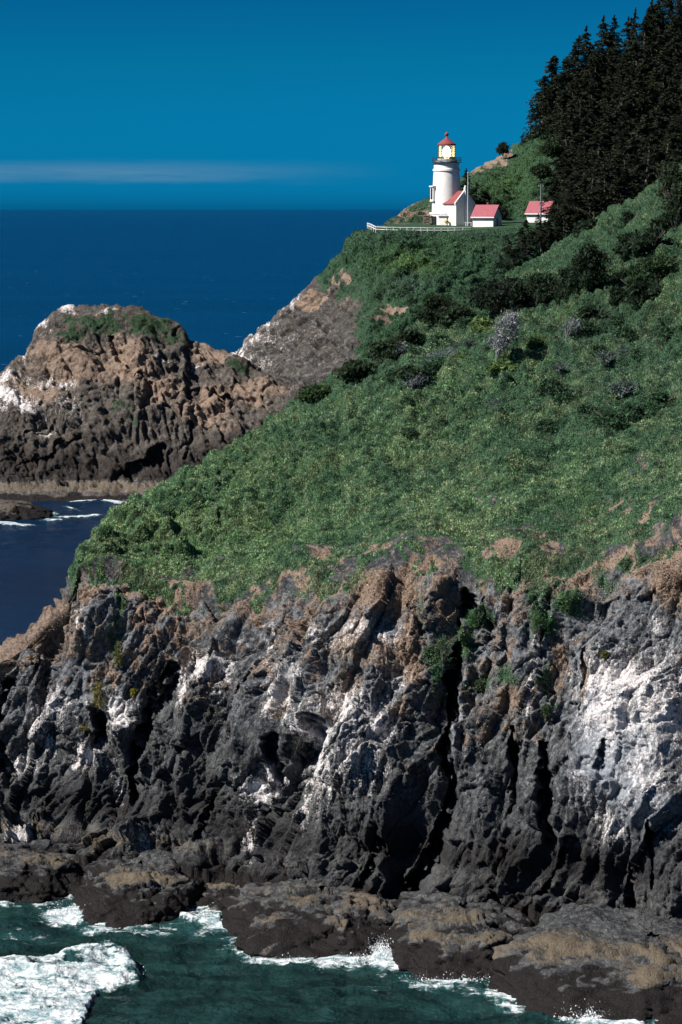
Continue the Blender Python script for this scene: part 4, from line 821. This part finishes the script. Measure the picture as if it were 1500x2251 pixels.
# bench and low stone enclosure
b_ = at(1030, 494.5, 489); o_ = empty('bench', b_); tag(o_, 'low white bench standing left of the nearer shed', 'bench')
bm = bmesh.new(); box(bm, (0, 0, .42), (1.35, .45, .12)); bm_obj('seat', bm, M_white, o_)
for s_ in (-.5, .5): bm = bmesh.new(); box(bm, (s_, 0, .1), (.14, .4, .55)); bm_obj('leg', bm, M_white, o_)
b_ = at(940, 492.5, 498.5); o_ = empty('stone_enclosure', b_); tag(o_, 'low tan stone enclosure at the left foot of the lighthouse', 'stone wall')
bm = bmesh.new()
for k in range(7):
    for j in range(3): box(bm, (-.55 + j * .56 + random.uniform(-.05, .05), random.uniform(-.05, .05), k * .23), (.52, 1.0 + random.uniform(-.1, .1), .22), random.uniform(-.04, .04))
bm_obj('wall', bm, M_stone, o_)
bm = bmesh.new(); box(bm, (0, 0, 1.60), (1.75, 1.15, .10)); bm_obj('coping', bm, M_stone, o_)

# ------------------------------------------------------------------ trees and shrubs
def tris_obj(name, C, sz, col, mat, parent=None, up=None, elong=1.0):
    n = len(C); o3 = rng.normal(size=(n, 3, 3)) * sz[:, None, None]
    if up is not None: o3 += (np.array([-1, 0, 1])[None, :, None] * up[:, None, :]) * sz[:, None, None] * elong
    V_ = (C[:, None, :] + o3).reshape(-1, 3); me = np_mesh(name, V_, np.arange(n * 3).reshape(-1, 3), False, {'col': np.repeat(col, 3, axis=0)})
    return link(name, me, mat, parent)
def trunk_mesh(h, r, lean=(0, 0), seg=8, limbs=0, spread=.3, start=.3):
    bm = bmesh.new(); rings = []
    for k in range(9):
        t_ = k / 8; rr = r * (1 - .9 * t_); cx_ = lean[0] * t_ ** 1.5 * h; cy_ = lean[1] * t_ ** 1.5 * h
        rings.append([bm.verts.new((cx_ + rr * math.cos(2 * math.pi * j / seg), cy_ + rr * math.sin(2 * math.pi * j / seg), h * t_ - (.5 if k == 0 else 0))) for j in range(seg)])
    for a, b in zip(rings[:-1], rings[1:]):
        for j in range(seg): bm.faces.new((a[j], a[(j + 1) % seg], b[(j + 1) % seg], b[j]))
    for k in range(limbs):
        t_ = start + (1 - start) * k / limbs; a_ = random.uniform(0, 6.28); L_ = spread * h * (1.1 - t_)
        p = Vector((lean[0] * t_ ** 1.5 * h, lean[1] * t_ ** 1.5 * h, h * t_)); q = p + Vector((math.cos(a_) * L_, math.sin(a_) * L_, L_ * random.uniform(.0, .5)))
        bar(bm, p, q, max(.03, r * .25 * (1 - t_)))
    return bm
def spruce_mesh(h, w, n, lean, thin, seed, wind=0.0):
    r_ = np.random.default_rng(seed); C = []; U = []; Sz = []
    nb = int(h * 7 * thin); per = max(8, n // nb)
    for k in range(nb):
        t_ = r_.uniform(.10 if thin > .7 else .3, 1.0) ** .85; az = r_.uniform(0, 2 * math.pi)
        prof = (1 - t_) ** .72 + .06
        L_ = w * prof * r_.uniform(.6, 1.15) * (1 + wind * .4 * math.cos(az))
        ax = np.array([math.cos(az), math.sin(az)]); s = r_.random(per) ** .7
        x = lean[0] * t_ ** 1.5 * h + ax[0] * L_ * s + r_.normal(size=per) * .10 * L_ ** .5; y = lean[1] * t_ ** 1.5 * h + ax[1] * L_ * s + r_.normal(size=per) * .10 * L_ ** .5
        z = h * t_ + L_ * (.18 * s - .35 * s * s) + r_.normal(size=per) * .07
        C.append(np.stack([x, y, z], 1)); U.append(np.tile([ax[0], ax[1], -.15], (per, 1))); Sz.append(r_.uniform(.10, .22, per) * (1.1 - .4 * t_))
    top = int(n * .02) + 12; zt = h * r_.uniform(.93, 1.04, top); C.append(np.stack([lean[0] * h + r_.normal(size=top) * .06, lean[1] * h + r_.normal(size=top) * .06, zt], 1)); U.append(np.tile([0, 0, 1.0], (top, 1))); Sz.append(np.full(top, .13))
    C = np.concatenate(C); U = np.concatenate(U); Sz = np.concatenate(Sz); m_ = len(C)
    c = r_.random((m_, 1)); col = (np.array([.006, .009, .007]) * (1 - c) + np.array([.030, .038, .022]) * c) * r_.uniform(.7, 1.4, (m_, 1))
    return C, Sz, col, U
PROTO = []
for i, (h_, w_, n_, ln, th_, wd) in enumerate([(10, 3.0, 2600, (.02, 0), 1.0, 0), (12, 3.2, 3000, (.05, .02), 1.0, .2), (8.5, 3.2, 2400, (.03, .0), 1.0, .3), (11, 2.4, 2200, (.0, .03), .9, 0), (9, 2.0, 900, (.06, 0), .55, .25), (7, 1.5, 420, (.02, 0), .42, .2), (8, 3.8, 2600, (.14, .05), 1.0, .5)]):
    C_, Z_, c_, U_ = spruce_mesh(h_, w_, n_, ln, th_, 40 + i, wd)
    n3 = len(C_); o3 = rng.normal(size=(n3, 3, 3)) * Z_[:, None, None] * .75 + (np.array([-1, 0, 1.])[None, :, None] * U_[:, None, :]) * Z_[:, None, None] * 1.3
    cm = np_mesh('crown', (C_[:, None, :] + o3).reshape(-1, 3), np.arange(n3 * 3).reshape(-1, 3), False, {'col': np.repeat(c_, 3, axis=0)}); cm.materials.append(M_needle)
    bm = trunk_mesh(h_ * .97, .2, ln, limbs=14 if th_ < .8 else 8, spread=.22); tm = D.meshes.new('trunk'); bmesh.ops.recalc_face_normals(bm, faces=bm.faces); bm.to_mesh(tm); bm.free(); tm.materials.append(M_bark)
    PROTO.append((h_, cm, tm))
def tree(k, loc, hgt, rz, label, group=None, name='spruce_tree', cat='tree', wide=1.0):
    h_, cm, tm = PROTO[k]; o_ = empty(name, loc, rz); s_ = hgt / h_; o_.scale = (s_ * wide, s_ * wide, s_); tag(o_, label, cat, group)
    a_ = D.objects.new('crown', cm); COL.objects.link(a_); a_.parent = o_
    b_ = D.objects.new('trunk', tm); COL.objects.link(b_); b_.parent = o_
    return o_
# ridge-line trees one can tell apart: (px, top row, height m, proto, label)
FG = 'dark spruces on the wooded hill'
ridge = [(1150, 292, 3.0, 2, 'lowest small spruce at the left end of the skyline forest', 1), (1166, 228, 8.5, 1, 'first tall full spruce at the left end of the skyline forest', 1), (1193, 192, 8.5, 5, 'thin spindly spruce with a small tufted top on the left skyline', 1), (1206, 186, 8.5, 5, 'second thin spindly spruce on the skyline, right of the tufted one', 1), (1221, 166, 9.5, 4, 'open gappy spruce with sky showing between flat branches on the skyline', 1.2),
         (1247, 132, 10, 4, 'open-branched tall spruce leaning over the steep step of the skyline', 1.1), (1262, 98, 12, 1, 'spruce forming the left shoulder of the tall skyline trees', 1.1), (1287, 62, 12, 0, 'spruce with a forked spiky tip on the skyline shoulder', 1.1), (1325, 40, 13, 0, 'broad pointed spruce first of the twin tops on the skyline', 1.2), (1352, 38, 13, 1, 'broad pointed spruce second of the twin tops on the skyline', 1.2), (1397, 22, 12, 3, 'narrow pointed spruce standing alone in a notch of the skyline', .9), (1432, 3, 13, 0, 'tallest pointed spruce near the upper right of the skyline', 1.1), (1475, -12, 13, 1, 'spruce cut by the top edge of the photo at the far right', 1.2)]
for px, top, hg, k, lab, wd in ridge:
    seg_ = 6.8; g_ = far_at(px, 6.9); Y = g_.y - 1.5; zt = float(pz(top, Y)); b_z = g_.z; x_ = float(px_x(px, Y, zt)); hh_ = max(hg, zt - b_z + .8)
    tree(k, (x_, Y, zt - hh_), hh_, random.uniform(0, 6.28), lab, 'skyline spruces' , wide=wd * min(1.0, 11 / max(hh_, 1)) if hh_ > 11 else wd)
n_t = 0
def forest(n, fun, label, group, hr=(7, 12), kinds=(0, 1, 2, 3, 6), name='spruce_tree', wide=(1.15, 1.7)):
    global n_t
    pts = []; tries = 0
    while len(pts) < n and tries < 60000:
        tries += 1; px = random.uniform(1130, 1640); sg = random.uniform(4.6, 7.4)
        if not fun(px, sg): continue
        g_ = far_at(px, sg)
        if any((g_ - q).length < 3.4 for q in pts): continue
        pts.append(g_)
    for g_ in pts:
        tx, ty = proj(g_.x, g_.y, g_.z); lf = np.interp(ty, [150, 240, 300, 345, 400, 450, 500], [1225, 1190, 1165, 1230, 1240, 1225, 1215])
        if tx > 1520: lb, gp = 'dark spruce of the hill forest beyond the right edge of the photo', 'spruces at the right margin'
        elif ty < np.interp(tx, [1150, 1240, 1350, 1500], [345, 275, 210, 160]): lb, gp = 'dark spruce in the upper rows of the forest, just under the skyline tops', 'spruces in the upper rows of the forest'
        elif tx < lf + 45: lb, gp = 'dark spruce at the left edge of the forest beside the open green hillside', 'spruces along the left edge of the forest'
        elif ty > 400: lb, gp = 'dark spruce low in the forest, right of the farther shed', 'spruces low on the wooded hill'
        else: lb, gp = 'dark spruce deep in the middle of the forest on the right hill', 'spruces in the middle of the wooded hill'
        tree(random.choice(kinds), g_ - Vector((0, 0, .5)), random.uniform(*hr), random.uniform(0, 6.28), lb, gp, name, wide=random.uniform(*wide)); n_t += 1
def in_forest(px, sg):
    g_ = far_at(px, sg); qx_, qy_ = proj(g_.x, g_.y, g_.z)
    left = np.interp(qy_, [150, 240, 300, 345, 400, 450, 500], [1225, 1190, 1165, 1230, 1240, 1225, 1215])
    return qx_ > left + random.uniform(-6, 18) and not (1135 < qx_ < 1222 and qy_ > 420)
forest(190, in_forest, 'dark spruce among the dense trees covering the hill on the right', 'spruces massed on the wooded hill')
# darker wood below the second shed, down to the near ridge
EDGE = [(1118, 560, 478, 3.5), (1140, 545, 479, 4.0), (1165, 535, 481, 4.5), (1128, 590, 474, 3.5), (1160, 570, 476, 4.5), (1190, 545, 479, 5), (1205, 520, 483, 5.5), (1225, 505, 486, 7), (1250, 500, 486, 8), (1180, 520, 482, 4.5), (1210, 548, 478, 5.5), (1240, 530, 480, 7), (1270, 505, 482, 8), (1300, 485, 483, 8), (1330, 465, 484, 9), (1222, 478, 494, 6), (1262, 470, 492, 9), (1300, 450, 490, 10), (1350, 450, 486, 9), (1380, 430, 486, 10), (1420, 415, 486, 10), (1460, 390, 486, 10), (1500, 380, 486, 10), (1100, 590, 472, 3)]
for px, py, Y, hg in EDGE:
    tree(random.choice((1, 2, 6)), at(px, py, Y) - Vector((0, 0, .4)), hg, random.uniform(0, 6.28), 'dark wind-bent spruce in the wood below the farther shed', 'wind-bent spruces below the farther shed', wide=1.3)
# shrubs built as leafy mounds with stems
def shrub(px, py, Y, w_, h_, label, c0, c1, dens=1.0, name='shrub', cat='shrub', leaf=.11, twig=6, lean=(0, 0), mat=None, group=None, wood=None, sink=.3, depth=None):
    b_ = at(px, py, Y); o_ = empty(name, b_); tag(o_, label, cat, group); dp = depth or w_
    nl = int(10 + w_ * h_ * 1.6); C = []
    for k in range(nl):
        a_ = rng.uniform(0, 6.28); r_ = rng.random() ** .5 * .8; t_ = rng.uniform(.15, .92); e_ = math.sqrt(max(.05, 1 - (t_ * 1.0) ** 2.2))
        c_ = np.array([math.cos(a_) * r_ * w_ / 2 * e_ + lean[0] * t_ * h_, math.sin(a_) * r_ * dp / 2 * e_ + lean[1] * t_ * h_, t_ * h_]); m_ = int(110 * dens)
        C.append(c_ + rng.normal(size=(m_, 3)) * np.array([.13 * w_ ** .7, .13 * w_ ** .7, .10 * h_ ** .7]))
    C = np.concatenate(C); m_ = len(C); c = rng.random((m_, 1)); col = (np.array(c0) * (1 - c) + np.array(c1) * c) * rng.uniform(.6, 1.4, (m_, 1))
    tris_obj('crown', C, rng.uniform(.5, 1.2, m_) * leaf, col, mat or M_leaf, o_)
    bm = bmesh.new()
    for k in range(twig):
        a_ = random.uniform(0, 6.28); L_ = random.uniform(.25, .48); q = Vector((math.cos(a_) * w_ * L_ + lean[0] * h_ * .8, math.sin(a_) * dp * L_ + lean[1] * h_ * .8, h_ * random.uniform(.6, 1.0)))
        m1 = Vector((q.x * .35, q.y * .35, q.z * .5)); tw_ = .08 if twig < 10 else .032; bar(bm, Vector((0, 0, -sink)), m1, tw_); bar(bm, m1, q, tw_ * .6)
    bm_obj('branches', bm, wood or M_bark, o_); return o_
def on_near(px, py):                                                     # nearest visible ground point of the near slope at a pixel
    m_ = (NEAR['seg'] > 1) & (NEAR['seg'] < 8.3); d_ = (NEAR['px'] - px) ** 2 + (NEAR['py'] - py) ** 2; d_ = np.where(m_, d_, 1e9); c_ = np.argsort(d_)[:6]; return float(NEAR['V'][c_, 1].min())
GD0, GD1 = (.010, .022, .012), (.034, .062, .030)
NS = [(955, 716, 5.2, 3.3, 'dark low cypress-like bush with layered branches on the near ridge', GD0, (.02, .036, .016), 1.4), (1005, 716, 4.5, 2.2, 'dark bush hugging the ridge right of the layered bush', GD0, GD1, 1.1),
      (1100, 690, 8.5, 3.6, 'wide very dark thicket on the near ridge above the silver bush', (.006, .012, .008), (.018, .032, .018), 1.2), (1180, 668, 6, 3.0, 'dark green thicket right of the wide very dark one', GD0, (.022, .045, .02), 1.1), (1290, 640, 4.2, 4.6, 'tall dark shrub high on the near slope under the ridge', GD0, (.02, .036, .018), 1.3),
      (1465, 440, 4.4, 4.2, 'dark shrub standing on the near skyline at the right edge', (.012, .022, .012), (.04, .06, .03), 1.2), (1490, 480, 3.8, 4.0, 'dark shrub just below the one on the near skyline at right', (.012, .02, .012), (.035, .05, .026), 1.1), (1440, 620, 6, 2.6, 'broad dark shrub near the right edge of the upper slope', (.012, .03, .012), (.035, .07, .028), 1.0),
      (780, 840, 4.5, 2.2, 'wind-swept dark bush leaning uphill on the lower ridge', GD0, (.026, .05, .022), 1.0), (840, 800, 4.5, 2.4, 'wind-swept dark bush second from the lower end of the ridge', GD0, (.03, .055, .024), .9), (895, 770, 4.0, 2.0, 'dark bush beside the bluish brush on the ridge', GD0, (.03, .05, .025), .9), (690, 880, 4.0, 1.5, 'low green bush at the lowest end of the near ridge', (.02, .045, .018), (.05, .09, .03), 1.0), (905, 835, 3.6, 1.4, 'low dark bush on the slope below the bluish brush', GD0, GD1, .9)]
for px, py, w_, h_, lab, c0, c1, dn in NS:
    Y = on_near(px, py); shrub(px, py, Y, w_, h_, lab, c0, c1, dn, lean=(.15, 0), leaf=.13)
def silver(px, py, w_, h_, lab, dn=.5, lean=(.5, .1), c1=(.42, .45, .48)):
    Y = on_near(px, py); return shrub(px, py, Y, w_, h_, lab, (.07, .08, .085), tuple(v * .8 for v in c1), dn * 1.3, leaf=.085, twig=26, lean=lean, wood=M_deadwood)
silver(1090, 790, 3.0, 4.4, 'silver-grey dead-looking bush, the palest on the green slope', .9, (.35, .1))
silver(965, 800, 3.6, 1.6, 'bluish grey bare brush below the dark layered bush', .3, c1=(.18, .24, .27)); silver(905, 850, 2.8, 1.2, 'bluish grey bare brush lower down the near ridge', .3, c1=(.2, .25, .28)); silver(866, 790, 2.2, 1.8, 'bare pale branching bush among the wind-swept bushes', .18, c1=(.22, .28, .30)); silver(1245, 740, 2.4, 1.8, 'pale grey thin bush right of the silver-grey one', .2, c1=(.2, .24, .26))
# low brush of the upper slope: four bushes, copied
protoB = [shrub(1210, 860, on_near(1210, 860), 2.6, 1.2, 'low dark green bush among the brush of the upper near slope', (.014, .036, .018), (.04, .09, .045), .8, lean=(.2, 0), leaf=.10, group='low bushes dotted over the upper near slope'),
          shrub(1330, 800, on_near(1330, 800), 3.0, 1.0, 'low bluish grey bush among the brush of the upper near slope', (.04, .06, .055), (.10, .135, .13), .8, lean=(.2, 0), leaf=.08, twig=14, group='low bluish bushes dotted over the upper near slope', wood=M_deadwood),
          shrub(1400, 560, on_near(1400, 560), 3.2, 1.7, 'very dark rounded bush high on the near slope', (.006, .014, .008), (.024, .045, .022), 1.0, leaf=.12, group='very dark bushes high on the near slope'),
          shrub(1180, 760, on_near(1180, 760), 2.4, .9, 'light yellow-green bush among the brush of the upper near slope', (.05, .10, .03), (.14, .22, .07), .7, leaf=.09, group='light green bushes dotted over the upper near slope')]
def copy_tree(o, parent=None):
    c = o.copy(); COL.objects.link(c); c.parent = parent
    for ch in list(o.children): copy_tree(ch, c)
    return c
BR = [(0, 30, 760, 1480, 690, 1000), (1, 7, 880, 1500, 740, 900), (2, 24, 1230, 1500, 470, 720), (3, 8, 1000, 1480, 600, 1000)]
for ki, n_, xa, xb, ya, yb in BR:
    k = 0
    while k < n_:
        px, py = random.uniform(xa, xb), random.uniform(ya, yb)
        rt = np.interp(px, [650, 900, 1100, 1240, 1380, 1500], [865, 716, 612, 520, 436, 357]) + 22
        if py < rt: continue
        m_ = (NEAR['seg'] > 5.2) & (NEAR['seg'] < 8.2); d_ = np.where(m_, (NEAR['px'] - px) ** 2 + (NEAR['py'] - py) ** 2, 1e9); c_ = int(np.argmin(d_)); v_ = NEAR['V'][c_]
        o = copy_tree(protoB[ki]); o.location = Vector(v_) - Vector((0, 0, .25)); o.rotation_euler = (0, 0, random.uniform(0, 6.28)); q_ = random.uniform(.6, 1.35); o.scale = (q_ * random.uniform(.8, 1.3), q_, q_ * random.uniform(.7, 1.1)); k += 1
# cliff plants
for px, py, w_, h_, lab, c0, c1 in [(215, 1560, 1.2, 2.6, 'yellow-green bush clinging to the cliff at left', (.05, .06, .015), (.24, .21, .03)), (262, 1470, .8, 2.2, 'thin trailing yellow-green plant above the yellow bush on the cliff', (.05, .07, .02), (.17, .17, .04)), (293, 1528, .5, .5, 'small yellow tuft on the cliff right of the yellow bush', (.1, .1, .02), (.3, .26, .04)), (185, 1605, .8, .35, 'flat yellowish tuft on the cliff below the yellow bush', (.08, .08, .03), (.22, .2, .06)),
                               (1185, 1400, 1.5, 1.8, 'bright green bush hanging in the cliff gully at right', (.02, .05, .02), (.06, .14, .05)), (1250, 1340, 1.5, 1.1, 'small green bush at the top of the right cliff', (.02, .05, .02), (.06, .13, .05)), (1045, 1380, 1.6, 1.2, 'green bush below the dark cave near the cliff top', (.02, .05, .02), (.06, .14, .05)), (975, 1460, 1.5, 2.0, 'green bush at the top of the big dark gully', (.02, .045, .02), (.06, .11, .045)), (1200, 1580, .8, 1.0, 'small green tuft in the right gully beneath the hanging bush', (.02, .045, .02), (.06, .10, .04)), (1060, 1520, 1.2, .9, 'dull green tuft on the pillar beside the big gully', (.02, .04, .02), (.06, .09, .04)), (1330, 1450, .8, .6, 'mossy yellow-green tuft under the blue-grey overhang', (.04, .06, .02), (.13, .14, .04))]:
    m_ = (NEAR['seg'] > 1) & (NEAR['seg'] < 5.5); d_ = np.where(m_, (NEAR['px'] - px) ** 2 + (NEAR['py'] - py) ** 2, 1e9); c_ = np.argsort(d_)[:8]; Y = float(NEAR['V'][c_, 1].min())
    shrub(px, py, Y, w_, h_, lab, c0, c1, .7, name='cliff_plant', cat='plant', leaf=.05, twig=4, depth=.7)
# around the lighthouse
shrub(1106, 341, 543, 3.3, 2.5, 'lone round dark tree on the bare skyline between tower and forest', (.006, .012, .008), (.02, .03, .016), 1.3, name='round_tree', cat='tree', leaf=.13)
shrub(983.5, 492, 496, .9, .75, 'small round yellow-flowering bush at the foot of the lighthouse', (.12, .12, .02), (.55, .42, .02), .7, leaf=.05, twig=3)
for px, py, Y, w_, h_, lab in [(1024, 470, 514, 3.6, 8.5, 'dark pointed tree directly behind the lighthouse workroom'), (1046, 468, 512, 4.0, 5.6, 'dark rounded tree behind the flagpole'), (1066, 462, 514, 3.2, 3.6, 'dark bush behind the chimney of the nearer shed'), (1100, 480, 512, 3.0, 2.2, 'dark green bush behind the right end of the nearer shed')]:
    if h_ > 5: tree(2 if h_ < 6 else 1, at(px, py, Y), h_, 1.0, lab, wide=1.1 if h_ > 6 else 1.6)
    else: shrub(px, py, Y, w_, h_, lab, (.006, .012, .008), (.02, .035, .018), 1.2, leaf=.14)
for px, py, sg_, w_, h_, lab in [(1190, 395, 6, 5, 3, 'dark bush on the green hillside above the farther shed'), (1215, 345, 6, 6, 3.5, 'dark bush at the forest edge high on the hillside')]:
    shrub(px, py, 524, w_, h_, lab, (.01, .02, .01), (.03, .05, .022), 1.2, leaf=.16)
print('objects', len(D.objects), 'trees', n_t)
